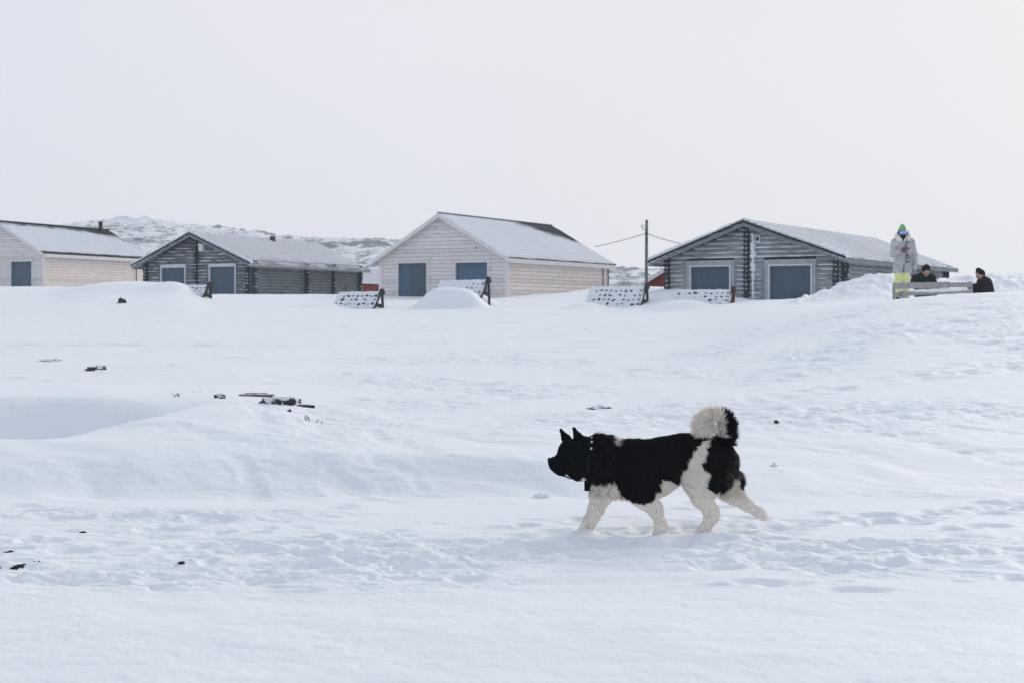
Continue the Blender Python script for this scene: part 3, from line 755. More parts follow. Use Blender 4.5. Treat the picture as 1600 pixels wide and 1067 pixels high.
def log_cabin(h, ze, zr, wins, logm, roofm, snowiness, mids, side_mids, front=.62, back=.4, eave=.42, casing=(.05, .06), pitch_row=.152, verge=.05):
    W, D = h.W, h.D; hw = W / 2; zb = -1.2; rr = pitch_row * .56
    s = (zr - ze) / hw
    zrows = [zb + pitch_row * (i + .5) for i in range(int((zr - zb) / pitch_row))]
    fw, sn = MB(), MB()
    def strip(p, q, dens, rmax):
        p, q = Vector(p), Vector(q); ln = (q - p).length; n = max(3, int(ln / .13))
        ph = random.random() * 50
        pts = [p + (q - p) * (i / n) for i in range(n + 1)]
        rad = [max(.002, min(rmax, rmax * (dens + .9 * float(noise2(ph + i * .22, ph * .3)) + .25 * random.uniform(-1, 1)))) for i in range(n + 1)]
        rad[0] = rad[-1] = .004
        sn.tube(pts, rad, 6, sq=.9)
    for z in zrows:
        lim = hw if z + .03 < ze else max(0, (zr - z) / s - .03)
        if lim < .15: continue
        segs = [(-lim, lim)]
        for (a, b, c, d) in [(w[0] - .06 - casing[0], w[1] + .06 + casing[0], w[2] - .1, w[3] + .05 + casing[1]) for w in wins]:
            if c < z + .04 and z - .04 < d:
                segs = [t for (p, q) in segs for t in ((p, min(q, a)), (max(p, b), q)) if t[1] - t[0] > .03]
        for p, q in segs:
            fw.tube([(p, .02, z), ((p + q) / 2, .02 + random.uniform(-.008, .008), z), (q, .02, z)], rr, 10)
            if z > 0: strip((p + .03, -.055, z - pitch_row * .40), (q - .03, -.055, z - pitch_row * .40), snowiness if z < ze + .6 else snowiness - .12, .030)
    fw.build('gable_wall', logm, h.root)
    # inner lining keeps the joints dark and the room closed
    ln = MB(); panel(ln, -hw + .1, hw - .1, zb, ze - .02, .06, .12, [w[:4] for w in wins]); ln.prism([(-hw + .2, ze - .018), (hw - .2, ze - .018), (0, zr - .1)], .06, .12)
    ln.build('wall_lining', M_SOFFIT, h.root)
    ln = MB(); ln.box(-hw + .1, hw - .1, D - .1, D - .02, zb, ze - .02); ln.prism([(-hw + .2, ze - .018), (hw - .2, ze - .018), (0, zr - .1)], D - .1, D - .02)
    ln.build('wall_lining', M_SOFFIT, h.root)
    for sg in (-1, 1):
        w = MB()
        for z in zrows:
            if z > ze: break
            w.tube([(sg * (hw - .02), 0, z + .03), (sg * (hw - .02), D, z + .03)], rr, 10)
        a, b_ = sorted((sg * (hw - .04), sg * (hw - .1))); w.box(a, b_, .13, D - .12, zb, ze)
        w.build('side_wall', logm, h.root)
    # crossing log ends
    def stack(x, y, dx, dy, top, name='log_corner'):
        e = MB()
        for i, z in enumerate(zrows):
            if z > top or z < -.4: continue
            j = random.uniform(-.03, .03)
            e.tube([(x, y, z), (x + dx * (.26 + j), y + dy * (.26 + j), z)], rr * .98, 10)
            if random.random() < .6 * snowiness + .45:
                c = random.uniform(.5, 1.1)
                px_, py_ = x + dx * .17, y + dy * .17
                sn.tube([(px_ - dx * .1 - .05 * abs(dy) * c, py_ - dy * .1, z + rr * .8), (px_, py_, z + rr * 1.0), (px_ + dx * .11 + .05 * abs(dy) * c, py_ + dy * .11, z + rr * .75)], [.018, .055 * c, .018], 6)
        e.build(name, M_LOG_END, h.root)
    stack(-hw + .08, 0, 0, -1, ze - .05); stack(hw - .08, 0, 0, -1, ze - .05)
    stack(hw, .08, 1, 0, ze - .05)
    for mx in mids: stack(mx, 0, 0, -1, zr - abs(mx) * s - .12, 'log_partition')
    for my in side_mids: stack(hw, my, 1, 0, ze - .05, 'log_partition')
    for w in wins: window(h, *w[:4], .055, M_FRAME_W, casing, (w[0] - .25, w[1] + .25, .34))
    r, pitch, slope = roof(h, ze, zr + .10, eave, front, back, roofm, .16, .018, rows=.235, thick=.06, lift=.02)
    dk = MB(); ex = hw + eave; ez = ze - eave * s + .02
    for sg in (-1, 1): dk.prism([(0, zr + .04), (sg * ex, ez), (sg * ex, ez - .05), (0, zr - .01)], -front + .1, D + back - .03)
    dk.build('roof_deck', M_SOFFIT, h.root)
    for yy in (-front + .04, D + back - .03):
        for sg in (-1, 1):
            q = MB(); q.prism([(0, zr + .0), (sg * ex, ez - .04), (sg * ex, ez - .17), (0, zr - .13)], yy, yy + .03); q.build('barge_board', M_BARGE, h.root)
    # snow clinging along the verges
    for sg in (-1, 1):
        n = 26
        pts = [(sg * ex * i / n, -front + .045, (zr + .0) + (ez - .04 - zr) * i / n + .01) for i in range(1, n + 1)]
        rad = [max(.004, .030 * (.55 + 1.4 * float(noise2(i * .35 + 7 * sg, h.W)))) for i in range(1, n + 1)]
        sn.tube(pts, rad, 6)
    for sg in (-1, 1):
        a, b_ = sorted((sg * (ex - .02), sg * (ex + .01)))
        q = MB(); q.box(a, b_, -front + .1, D + back - .03, ez - .15, ez - .052); q.build('fascia', M_BARGE, h.root)
    # bare tile edge under a lip of snow along each front verge
    for sg in (-1, 1):
        q = MB(); q.prism([(0, zr + .075), (sg * ex, ez + .035), (sg * ex, ez - .045), (0, zr - .005)], -front - .035, -front + .03); q.build('verge_trim', M_IRON, h.root)
        n = 40
        pts = [(sg * (ex + .02) * i / n, -front + .10 + .02 * random.uniform(-1, 1), (zr + .10) + (ez + .05 - zr - .10) * i / n + .03) for i in range(n + 1)]
        rad = [max(.012, verge * (.45 + .45 * float(noise2(i * .45 + 3 * sg, h.D)) + .85 * (i / n) ** 1.5)) for i in range(n + 1)]
        sn.tube(pts, rad, 8)
    so = sn.build('clinging_snow', M_SNOW2, h.root); so['kind'] = 'stuff'
    return r, so

# left-hand board cottage
hL = House('board_cottage', 'pale board cottage at the left edge with a stub chimney on its dark ridge', 'house', 69, 75, 23, 6.0, 8.6, 458, 'holiday cottages in the snow')
zeL, zrL = hL.fz(69, 394), zat(347.5, 76.2) - hL.z0
wL = hL.fx(18), hL.fx(50), hL.fz(50, 463), hL.fz(50, 409)
rL = cottage(hL, zeL, zrL, [wL + ((wL[0] - .3, wL[1] + .3, .40),), (-wL[1], -wL[0], wL[2], wL[3])], roof_mat('cottage_roof_bare_ridge', 0, .50, .6, .15, .0, 8.6, 3.45))
q = MB(); q.tube([(.25, 7.9, zrL - .3), (.25, 7.9, zrL + .42)], .12, 10); q.tube([(.25, 7.9, zrL + .422), (.25, 7.9, zrL + .48)], .15, 10); q.build('chimney', M_IRON, rL)
q = MB(); q.tube([(3.06, hL.sy(212), zeL - .1), (3.06, hL.sy(212), -1)], .025, 6); q.build('downpipe', M_IRON, hL.root)

# middle board cottage
hM = House('board_cottage', 'pale board cottage in the middle, a curtain in its right window', 'house', 793, 54.6, 30, 6.0, 8.8, 466, 'holiday cottages in the snow')
zeM, zrM = hM.fz(793, 400), zat(336, 56.1) - hM.z0
a1, b1, c1, d1 = hM.fx(623), hM.fx(667), hM.fz(667, 471), hM.fz(640, 412)
a2, b2, c2, d2 = hM.fx(712.5), hM.fx(762), hM.fz(740, 470), hM.fz(740, 411)
cottage(hM, zeM, zrM, [(a1, b1, c1, d1, (a1 - .1, a1 + .45)), (a2, b2, c2, d2, (a2 - .05, b2 + .05))],
        roof_mat('cottage_roof', 0, .16, 1.2, .12, .02, 8.8, 3.68), pipe=[hM.sy(941), hM.sy(949)], ridge_m=M_BARGE)

# left log cabin
hC = House('log_cabin', 'dark log cabin left of the middle cottage, two pale framed windows', 'house', 392, 66.3, 26, 6.2, 9.5, 464, 'log cabins in the snow')
zeC, zrC = hC.fz(392, 408), zat(366, 67.3) - hC.z0
wc = [(hC.fx(253), hC.fx(289), hC.fz(270, 470), hC.fz(270, 419)), (hC.fx(328.5), hC.fx(367), hC.fz(340, 470), hC.fz(340, 417.5))]
rC, soC = log_cabin(hC, zeC, zrC, wc, M_LOG_DARK, roof_mat('tile_roof_left', .235, .05, .2, .62, .06, 9.5), .42, [hC.fx(309)], [hC.sy(476), hC.sy(518), 9.3], casing=(.03, .10))
q = MB(); q.box(.3, .50, 5.4, 5.6, zrC - .3, zrC + .14); q.box(.285, .515, 5.385, 5.615, zrC + .142, zrC + .165); q.build('chimney', simple('red_brick', (.085, .045, .045), .9, .3, 20), rC)
x = hC.fx(318); z = hC.fz(318, 389); q = MB(); q.box(x - .13, x + .13, -.22, -.07, z - .12, z + .14); q.box(x - .15, x + .15, -.27, -.04, z + .142, z + .22); q.build('wall_lamp', M_FRAME_W, hC.root)

# right log cabin
hR = House('log_cabin', 'grey log cabin on the right, wide framed windows and snow packed on its front', 'house', 1312, 46.2, 32, 6.2, 12.6, 466, 'log cabins in the snow')
zeR, zrR = hR.fz(1312, 398), zat(348.5, 47.6) - hR.z0
wr = [(hR.fx(1080), hR.fx(1140), hR.fz(1110, 470), hR.fz(1110, 417.5)), (hR.fx(1203), hR.fx(1267), hR.fz(1230, 474), hR.fz(1230, 416))]
rR, soR = log_cabin(hR, zeR, zrR, wr, M_LOG_GREY, roof_mat('tile_roof_right', .235, .05, .1, .58, .08, 12.6), .75, [hR.fx(1169)], [6.2, 12.2], casing=(.13, .16), verge=.075)
# snow packed beside the middle log ends
q = MB(); pts = []; rad = []
zt, zl = zrR - .35, 0.0
for i in range(34):
    z = zt + (zl - zt) * i / 33; x = hR.fx(1178)
    pts.append((x + .02 * random.uniform(-1, 1), -.09, z)); rad.append(max(.02, (.085 if z > .9 else .05) * (1 + .5 * random.uniform(-1, 1))))
q.tube(pts, rad, 8); q.build('packed_snow', M_SNOW2, hR.root)
x = hR.fx(1187); z = hR.fz(1187, 374); q = MB(); q.box(x - .09, x + .09, -.2, -.07, z - .12, z + .12); w = q.build('wall_lamp', M_FRAME_W, hR.root)
q = MB(); q.box(x - .05, x + .05, -.215, -.202, z - .07, z + .06); q.build('lens', M_SOFFIT, w)

# the two red sheds that show behind
def shed(label, px, Y, th, W, D, py_g, pe, pr):
    h = House('red_shed', label, 'shed', px, Y, th, W, D, py_g, 'red sheds behind the houses')
    ze, zr = zat(pe, Y) - h.z0, zat(pr, Y) - h.z0; hw = W / 2; s = (zr - ze) / hw
    w = MB(); w.box(-hw, hw, 0, D, -1.5, ze); w.prism([(-hw, ze), (hw, ze), (0, zr)], 0, D); w.build('wall', M_RED, h.root)
    roof(h, ze, zr + .02, .3, .3, .3, roof_mat('shed_roof', .235, 0, 0, .8, .05, 9), .16, .018, rows=.235)
    for sg in (-1, 1):
        c = MB(); a, b = sorted((sg * (hw + .02), sg * (hw - .11))); c.box(a, b, -.022, -.002, -1.5, ze - .02); c.build('corner_board', M_TRIM, h.root)
        q = MB(); ex = hw + .3; ez = ze - .3 * s; q.prism([(0, zr + .01), (sg * ex, ez + .01), (sg * ex, ez - .12), (0, zr - .12)], -.29, -.262); q.build('barge_board', M_TRIM, h.root)
    return h
shed('red shed with tiled snowy roof between the left log cabin and the middle cottage', 553, 80, 26, 5.5, 9.0, 458, 440, 417)
shed('red shed gable with a white corner board peeping out beside the right log cabin', 1180, 63, 26, 5.2, 6.0, 448, 441, 388)
# ------------------------------------------------------------------ utility pole and wires
Yp = 58.0
pb = at(1010, 450, Yp); pt = at(1011, 344, Yp)
pole = thing('utility_pole', 'grey wooden utility pole standing between the middle cottage and the right log cabin', 'pole', (pb.x, Yp, pb.z - .4))
q = MB(); hgt = pt.z - pb.z + .4
q.tube([(0, 0, -.6), (0, 0, hgt * .5), (.01, 0, hgt)], [.070, .064, .058], 12); q.build('post', M_POLE, pole)
q = MB(); q.tube([(-.07, -.04, hgt - .42), (-.17, -.05, hgt - .36), (-.17, -.05, hgt - .26)], [.025, .03, .03], 8); q.tube([(-.17, -.05, hgt - .30), (-.17, -.05, hgt - .20)], .05, 10); q.build('insulator', M_FRAME_W, pole)
q = MB(); q.tube([(.0, -.06, hgt - .62), (0, -.1, hgt - .5)], .03, 8); q.build('bracket', M_IRON, pole); q = MB(); q.tube([(.02, -.08, hgt - .78), (.02, -.08, hgt - .9)], .035, 8); q.build('bracket', M_IRON, pole)
def wire(name, label, a, b, sag):
    q = MB(); a, b = Vector(a), Vector(b)
    q.tube([a + (b - a) * t - Vector((0, 0, sag * 4 * t * (1 - t))) for t in np.linspace(0, 1, 14)], .013, 6)
    return tag(q.build(name, M_IRON), label, 'wire', 'overhead wires')
hang = at(1010, 365, Yp)
wire('overhead_wire', 'thin wire running from the pole down to the middle cottage roof', hang, at(929, 386, 59.0), .03)
wire('overhead_wire', 'thin wire running from the pole down to the right log cabin roof', hang, at(1082, 384, 50.5), .06)

# ------------------------------------------------------------------ slatted benches drifted over with snow
def slat_bench(label, px_r, py_r, Y, length, yaw, mat, cover_from, tilt=52, seed=1, hgt=.78, bury=.12):
    p = at(px_r, py_r, Y)
    root = thing('slatted_bench', label, 'bench', (p.x, Y, ground(p.x, Y) - bury), -R(yaw), 'slatted benches half buried in snow')
    # local: x from -length to 0 (right end at 0), panel leaning back (+y)
    ct, st = math.cos(R(tilt)), math.sin(R(tilt))
    def on(x, s, o=0): return Vector((x, s * ct - o * st, s * st + o * ct))
    rnd = random.Random(seed)
    S = hgt / st
    rows, k = 5, int(length / .165)
    pl = MB()
    for r in range(rows):
        s0 = S * r / rows + .02; s1 = S * (r + 1) / rows - .02
        vs = [on(x, s, o) for o in (-.03, .0) for s in (s0, s1) for x in (-length, 0)]
        pl.add(vs, [(0, 2, 3, 1), (4, 5, 7, 6), (0, 1, 5, 4), (2, 6, 7, 3), (0, 4, 6, 2), (1, 3, 7, 5)])
    pl.build('backrest', mat, root)
    bk = MB(); bk.add([on(x, s, o) for o in (-.075, -.055) for s in (.0, S) for x in (-length + .02, -.02)],
                      [(0, 2, 3, 1), (4, 5, 7, 6), (0, 1, 5, 4), (2, 6, 7, 3), (0, 4, 6, 2), (1, 3, 7, 5)]); bk.build('back_board', M_IRON, root)
    for xe in (.05,):
        e = MB()
        e.bar(on(xe, -.15, .05), on(xe, S + .09, .05), .07, .085, up=(0, -st, ct))
        e.bar(on(xe, S + .02, -.02), (xe, S * ct + .10, -.35), .06, .075, up=(0, 1, 0))
        e.bar(on(xe, S * .40, -.03), (xe, S * ct + .08, S * st * .30),   .055, .12, up=(0, 0, 1))
        e.bar(on(xe, S + .1, .03), on(xe, S + .03, -.14), .075, .09, up=(0, 0, 1))
        e.build('end_frame', mat, root)
    # snow sheet caught on the slats, holed between them
    nx, ns = k * 8, rows * 8
    vs = []; idx = {}
    fs = []
    hole = {}
    for r in range(rows):
        for c in range(k):
            f = c / max(1, k - 1)
            pr = .84 if f > cover_from else .10
            if r == 0: pr *= .45
            if r == rows - 1: pr *= .0
            hole[r, c] = (rnd.random() < pr, rnd.uniform(.18, .46), rnd.uniform(.09, .27), rnd.uniform(-.12, .12), rnd.uniform(-.45, .45))
    for j in range(ns + 1):
        for i in range(nx + 1):
            x = -length + length * i / nx; s = S * j / ns
            o = .018 + .012 * float(noise2(x * 6 + seed * 3, s * 8)) 
            vs.append(on(x, s, o))
    for j in range(ns):
        for i in range(nx):
            cx = (i + .5) / 8; cs = (j + .5) / 8 - .5
            r, c = int(max(0, math.floor(cs))), min(k - 1, int(cx))
            keep = True
            if cs >= 0 and (r, c) in hole:
                hh, a, b, d, tl = hole[r, c]
                u = cx - c - .5; v = cs - r - .5 + d + tl * u
                if hh and (u / a) ** 2 + (v / b) ** 2 < 1: keep = False
            if keep:
                a0 = j * (nx + 1) + i
                fs.append((a0, a0 + 1, a0 + nx + 2, a0 + nx + 1))
    m_ = MB(); m_.add(vs, fs, True); sn = m_.build('snow_crust', M_CRUST, root)
    md = sn.modifiers.new('thickness', 'SOLIDIFY'); md.thickness = .02; md.offset = 0
    cp = MB(); n = 20
    cp.tube([on(-length * (1 - i / n), S + .005, .0) for i in range(n + 1)], [.035 + .012 * rnd.uniform(-1, 1) for i in range(n + 1)], 8, sq=.7)
    cp.build('snow_cap', M_SNOW2, root)
    e = MB(); e.tube([on(.05, S * t, .105) for t in (.1, .3, .5, .75)], [.006, .022, .02, .004], 6); e.build('snow_cap', M_SNOW2, root)
    return root
slat_bench('dark slatted bench buried to its right end by the left log cabin, leftmost bench', 314, 479, 48.0, 1.9, 27, M_BENCH, .62, seed=3, hgt=.50)
slat_bench('dark slatted bench with its whole snowy lattice back showing, left of the middle cottage', 581, 485, 46.0, 1.60, 27, M_BENCH, .06, seed=5, hgt=.66)
slat_bench('dark slatted bench under a rounded snowdrift, below the curtained window', 749, 481, 46.5, 1.75, 27, M_BENCH, .66, seed=8, hgt=.66)
slat_bench('longest dark slatted bench, in front of the utility pole, back mostly bare of drift', 998, 486, 45.0, 1.9, 27, M_BENCH, .05, seed=12, hgt=.72)
slat_bench('red-brown slatted bench drifted over on its left, before the right log cabin', 1138, 487, 43.0, 1.75, 27, M_BENCH_RED, .48, seed=17, hgt=.52, tilt=60)

# ------------------------------------------------------------------ rail fence beside the people
Yf = 31.6
a = at(1396, 444, Yf); b = at(1519, 442, Yf + 1.3)
fence = thing('rail_fence', 'low grey two-rail wooden fence in front of the standing person', 'fence', (a.x, Yf, ground(a.x, Yf)))
A = Vector((0, 0, a.z - ground(a.x, Yf))); B = Vector((b.x - a.x, 1.3, b.z - ground(a.x, Yf)))
dz = Vector((0, 0, 1))
q = MB(); q.bar(A - dz * .045, B * .70 + A * .30 - dz * .045, .035, .14); q.build('rail', M_FENCE, fence)
q = MB(); q.bar(B * .695 + A * .305 - dz * .043 - Vector((0, .036, 0)), B - dz * .05, .03, .11); q.build('rail', M_FENCE, fence)
q = MB(); q.bar(A - dz * .235, B - dz * .20, .035, .085); q.build('rail', M_FENCE, fence)
for t, w, dy in ((.012, .05, .05), (.115, .10, -.05), (.985, .085, .05)):
    c = A.lerp(B, t); q = MB(); q.box(c.x - w / 2, c.x + w / 2, c.y + dy - .03, c.y + dy + .03, c.z - .75, c.z + (.0 if t < .1 else -.16 if t < .5 else .02)); q.build('post', M_FENCE, fence)
q = MB(); n = 30
q.tube([A.lerp(B, .2 + .78 * i / n) - dz * (.168 + .004 * math.sin(i * .9)) for i in range(n + 1)], [.012 + .03 * max(0, math.sin(3.14 * (i / n) ** .8)) + .008 * random.random() for i in range(n + 1)], 8); q.build('snow_cap', M_SNOW2, fence)

# ------------------------------------------------------------------ stones, boards, twigs showing through the snow
def rock(label, px, py, w, d, hgt, mat, seed=0, sink=.3, capsnow=True, name='rock', cat='rock', group='rocks poking through the snow'):
    p = hit(px, py)
    bm = bmesh.new(); bmesh.ops.create_icosphere(bm, subdivisions=4, radius=1)
    for v in bm.verts:
        c = v.co.copy()
        n = float(fbm(c.x * 1.3 + seed * 7, c.y * 1.3 + c.z * 1.9 + seed, 3, 80)) + .5 * float(billow(c.x * 2.5 + seed, c.z * 2.5 + c.y * 1.7, 2, 81))
        v.co = Vector((c.x * w / 2, c.y * d / 2, c.z * hgt)) * (1 + .42 * n)
    for f in bm.faces: f.smooth = True
    me = bpy.data.meshes.new(name); bm.to_mesh(me); bm.free()
    root = thing(name, label, cat, (p.x, p.y, ground(p.x, p.y) - sink * hgt), random.uniform(-.4, .4), group)
    link('stone', me, mat, root)
    if capsnow:
        bm = bmesh.new(); bmesh.ops.create_icosphere(bm, subdivisions=3, radius=1)
        for v in bm.verts:
            c = v.co.copy(); n = float(fbm(c.x * 1.5 + seed * 5, c.y * 1.5, 2, 82))
            v.co = Vector((c.x * w * .40 * (1 + .4 * n), c.y * d * .42, c.z * hgt * .22 + hgt * (.82 + .2 * n)))
        for f in bm.faces: f.smooth = True
        me = bpy.data.meshes.new('snow_cap'); bm.to_mesh(me); bm.free(); link('snow_cap', me, M_SNOW2, root)
    return root
rock('small dark pointed rock on the drift below the left board cottage', 190, 474, .24, .22, .17, M_ROCK, 1, .2, False)
rock('thin flat dark stone at the far left of the slope', 77, 564, .42, .3, .06, M_ROCK_DUST2, 2, .55, False)
rock('low dark rock pair with a snowy top, upper left slope', 151, 577, .32, .26, .10, M_ROCK_DUST, 3, .5, False)
rock('small dark rock touching the low rock on the upper left slope', 141, 579, .14, .15, .05, M_ROCK, 13, .2, False)
rock('broad snow-capped dark rock slab right of the snow hollow', 443, 631, .52, .55, .15, M_ROCK_DUST, 4, .52, False)
rock('small dark rock right at the edge of the snow hollow', 343, 622, .15, .16, .07, M_ROCK_DUST, 5, .3, False)
rock('low grey stone in the scoured snow above the dog head', 937, 637, .25, .34, .075, M_ROCK_DUST2, 16, .6, False)
rock('tiny dark stone in the crust between the slab and the dog', 452, 643, .05, .05, .025, M_ROCK, 7, .1, False)
rock('tiny dark stone on the crust right of the dog tail', 1213, 661, .05, .05, .03, M_ROCK, 9, .1, False)
rock('rounded snow lump lying in front of the dog chest', 846, 777, .13, .12, .045, M_SNOW2, 10, .25, False, 'snow_lump', 'snow lump', 'loose snow lumps')
rock('small snow lump on the crust behind the dog, near its tail', 1210, 728, .07, .07, .03, M_SNOW2, 14, .15, False, 'snow_lump', 'snow lump', 'loose snow lumps')
for (px, py, w, lab) in ((31, 885, .07, 'dark frozen earth clod in the churned snow at the far left edge'), (284, 879, .032, 'dark earth clod in the churned track between bank and foreground'),
                         (130, 832, .03, 'small dark earth clod high in the churned track on the left'), (16, 861, .03, 'small dark earth clod just above the big clod at the left edge')):
    rc_ = rock(lab, px, py, w * 1.7, w * 1.6, w * .34, M_SOIL, int(px), .62, False, 'earth_clod', 'earth clod', 'earth clods turned up in the track')
    for k in range(7):
        bm = bmesh.new(); bmesh.ops.create_icosphere(bm, subdivisions=2, radius=w * random.uniform(.06, .16))
        for v in bm.verts: v.co *= 1 + .5 * float(noise2(v.co.x * 60 + k, v.co.z * 60)); v.co.z *= .6
        me = bpy.data.meshes.new('crumb'); bm.to_mesh(me); bm.free(); cr = link('crumb', me, M_SOIL, rc_)
        a_, r_ = random.uniform(0, 6.28), w * random.uniform(.8, 2.4); dx_, dy_ = 1.5 * r_ * math.cos(a_), r_ * math.sin(a_)
        rz_ = rc_.rotation_euler.z
        wx_, wy_ = rc_.location.x + dx_ * math.cos(rz_) - dy_ * math.sin(rz_), rc_.location.y + dx_ * math.sin(rz_) + dy_ * math.cos(rz_)
        cr.location = (dx_, dy_, ground(wx_, wy_) - rc_.location.z)
def planks(label, px, py, ln, rz):
    p = hit(px, py); root = thing('weathered_board', label, 'board', (p.x, p.y, ground(p.x, p.y) - .03), rz)
    q = MB(); q.box(-ln / 2, ln / 2, -.16, .0, .02, .055); q.box(-ln / 2 + .05, ln / 2 - .10, .015, .17, .03, .062); q.build('board', M_BOARD_DUST, root)
    q = MB(); q.box(-ln / 2 + .02, -ln / 2 + .26, -.14, .1, -.06, .018); q.build('bearer', M_ROCK, root)
planks('weathered grey boards lying half buried beside the dark rock slab', 402, 618, .42, R(4))
def tuft(label, px, py, n, spread, hgt, seed):
    p = hit(px, py); rr = random.Random(seed); root = thing('dry_twigs', label, 'twigs', (p.x, p.y, ground(p.x, p.y) - .01), 0, 'dry twigs showing through the snow')
    for k in range(n):
        x = rr.uniform(-spread, spread); y = rr.uniform(-.08, .08); q = MB()
        h = rr.uniform(.4, 1) * hgt; lean = rr.uniform(-.9, .9) * h * 1.8
        z = ground(p.x + x, p.y + y) - p.z
        q.tube([(x, y, z - .03), (x + lean * .4, y, z + h * .6), (x + lean, y, z + h)], [.005, .004, .002], 5); q.build('twig', M_STEM, root)
tuft('dark twigs at the brow of the scoured bank below the rock slab', 494, 660, 7, .11, .05, 1)
tuft('dark twigs hanging from the lip of the snow hollow', 272, 620, 5, .07, .07, 2)
tuft('thin dry twigs along the bank edge left of the dog', 580, 664, 16, .42, .018, 3)
tuft('few dry twigs left of the weathered boards, behind the small dark rock', 318, 612, 6, .16, .02, 4)

# ------------------------------------------------------------------ people
M_SKIN = simple('skin', (.48, .27, .21), .6, .06, 20)
M_PARKA = simple('grey_parka', (.45, .465, .48), .9, .28, 9, bump=.25)
M_FURTRIM = simple('pale_fur_trim', (.80, .76, .70), .95, .25, 40, bump=.8)
M_YELLOW = simple('lime_trousers', (.76, .79, .38), .85, .12, 10, bump=.2)
M_HAT_G = simple('green_knit', (.24, .50, .20), .95, .25, 45, bump=.5)
M_GOGGLE = simple('goggle_lens', (.32, .40, .80), .15, .3, 9, spec=.8)
M_DARKCLOTH = simple('dark_teal_jacket', (.008, .019, .027), .85, .3, 10, bump=.3)
M_BLACKCLOTH = simple('black_jacket', (.006, .009, .013), .85, .3, 10, bump=.3)
M_BLACKKNIT = simple('black_knit', (.008, .009, .012), .95, .3, 30)
M_PHONE = simple('dull_red_phone_case', (.14, .055, .06), .5, .1, 10)
M_EYE = simple('eye', (.01, .01, .01), .2, .1, 10)
M_GLOVE = simple('pale_glove', (.55, .56, .58), .9, .12, 20)
V3 = lambda *a: np.array(a, float)
def hand(w, d, nrm, side, curl):
    """palm, four fingers and a thumb; d points along the hand, nrm out of the palm, side towards the thumb"""
    d, nrm, side = [v / np.linalg.norm(v) for v in (d, nrm, side)]
    pr = [cap(w, w + d * .045, .026, .030, 1, .02)]
    for i, (o, ln) in enumerate(((.030, .070), (.010, .078), (-.010, .072), (-.030, .056))):
        p0 = w + d * .062 + side * o; a = curl
        d1 = d * math.cos(a * .5) + nrm * math.sin(a * .5); d2 = d * math.cos(a * 1.3) + nrm * math.sin(a * 1.3); d3 = d * math.cos(a * 2) + nrm * math.sin(a * 2)
        p1 = p0 + d1 * ln * .45; p2 = p1 + d2 * ln * .32; p3 = p2 + d3 * ln * .23
        pr += [cap(w + d * .03 + side * o * .8, p0, .011, .0095, 1, .010), cap(p0, p1, .0095, .009, 1, .004), cap(p1, p2, .009, .008, 1, .004), cap(p2, p3, .008, .007, 1, .004)]
    t0 = w + d * .012 + side * .026; t1 = t0 + (side * .7 + d * .6 + nrm * .3) * .036; t2 = t1 + (d * .8 + nrm * .6 + side * .1) * .03
    pr += [cap(t0, t1, .013, .011, 1, .012), cap(t1, t2, .0105, .009, 1, .005)]
    return pr
def head(c, fwd, up):
    fwd, up = fwd / np.linalg.norm(fwd), up / np.linalg.norm(up); up = up - fwd * up.dot(fwd); up /= np.linalg.norm(up); rt = np.cross(fwd, up)
    P = lambda f, u, r=0: c + fwd * f + up * u + rt * r
    pr = [cap(P(-.015, .035), P(.01, .03), .088, .080), cap(P(.015, -.02), P(.035, -.085), .068, .040), cap(P(.085, .005), P(.105, -.03), .010, .016, 1, .012),
          cap(P(.075, -.060, -.015), P(.075, -.060, .015), .012, .012, 1, .012), cap(P(.072, .030, -.035), P(.072, .030, .035), .012, .012, 1, .02)]
    for s in (-1, 1): pr += [cap(P(-.01, .005, s * .082), P(-.015, -.03, s * .080), .014, .010, 1, .008), cap(P(.055, -.025, s * .03), P(.045, -.03, s * .045), .022, .02)]
    eyes = [P(.083, .008, s * .032) for s in (-1, 1)]
    return pr, eyes, P
def eyeballs(E, root):
    for e in E:
        bm = bmesh.new(); bmesh.ops.create_uvsphere(bm, u_segments=10, v_segments=8, radius=.012)
        me = bpy.data.meshes.new('eye'); bm.to_mesh(me); bm.free(); o = link('eye', me, M_EYE, root); o.location = Vector(e)

# standing person; 479 zoom pixels are one metre, camera looks along +y so the person faces -y
Yh = 33.0; p = at(1410.6, 467, Yh)
per = thing('person', 'standing person in grey fur-hooded parka, lime trousers, green beanie and goggles', 'person', (p.x, Yh, zat(467, Yh) - .03))
def Z(zy): return (975 - zy) / 479
def X(zx): return (zx - 290) / 479
for_z = per.location.z
hd, eyes, HP = head(V3(X(282), -.03, Z(237)), V3(-.10, -1, -.12), V3(0, 0, 1))
sl, sr = V3(X(205), .02, Z(335)), V3(X(383), .02, Z(332))
el, er = V3(X(183), .04, Z(465)), V3(X(425), .03, Z(470))
wl, wr_ = V3(X(232), -.19, Z(440)), V3(X(420), -.04, Z(590))
body = hd + [cap(V3(X(285), 0, Z(290)), V3(X(285), .02, Z(330)), .055, .065), cap(V3(X(287), .02, Z(340)), V3(X(287), .02, Z(470)), .125, .12, .75), cap(V3(X(287), .02, Z(480)), V3(X(287), .02, Z(600)), .125, .13, .8),
             cap(sl, el, .055, .045), cap(el, wl, .042, .028), cap(sr, er, .055, .045), cap(er, wr_, .042, .028)]
for s, hx, kx, fx_ in ((-1, 255, 238, 232), (1, 318, 322, 318)):
    body += [cap(V3(X(hx), .02, Z(610)), V3(X(kx), -.01, Z(790)), .08, .058), cap(V3(X(kx), -.01, Z(790)), V3(X(fx_), .02, Z(945)), .056, .04), cap(V3(X(fx_), .04, Z(962)), V3(X(fx_) + s * .03, -.15, Z(966)), .045, .038)]
body += hand(wl, V3(.8, -.45, .15), V3(.2, .6, -.1), V3(-.1, -.2, 1), 1.1)
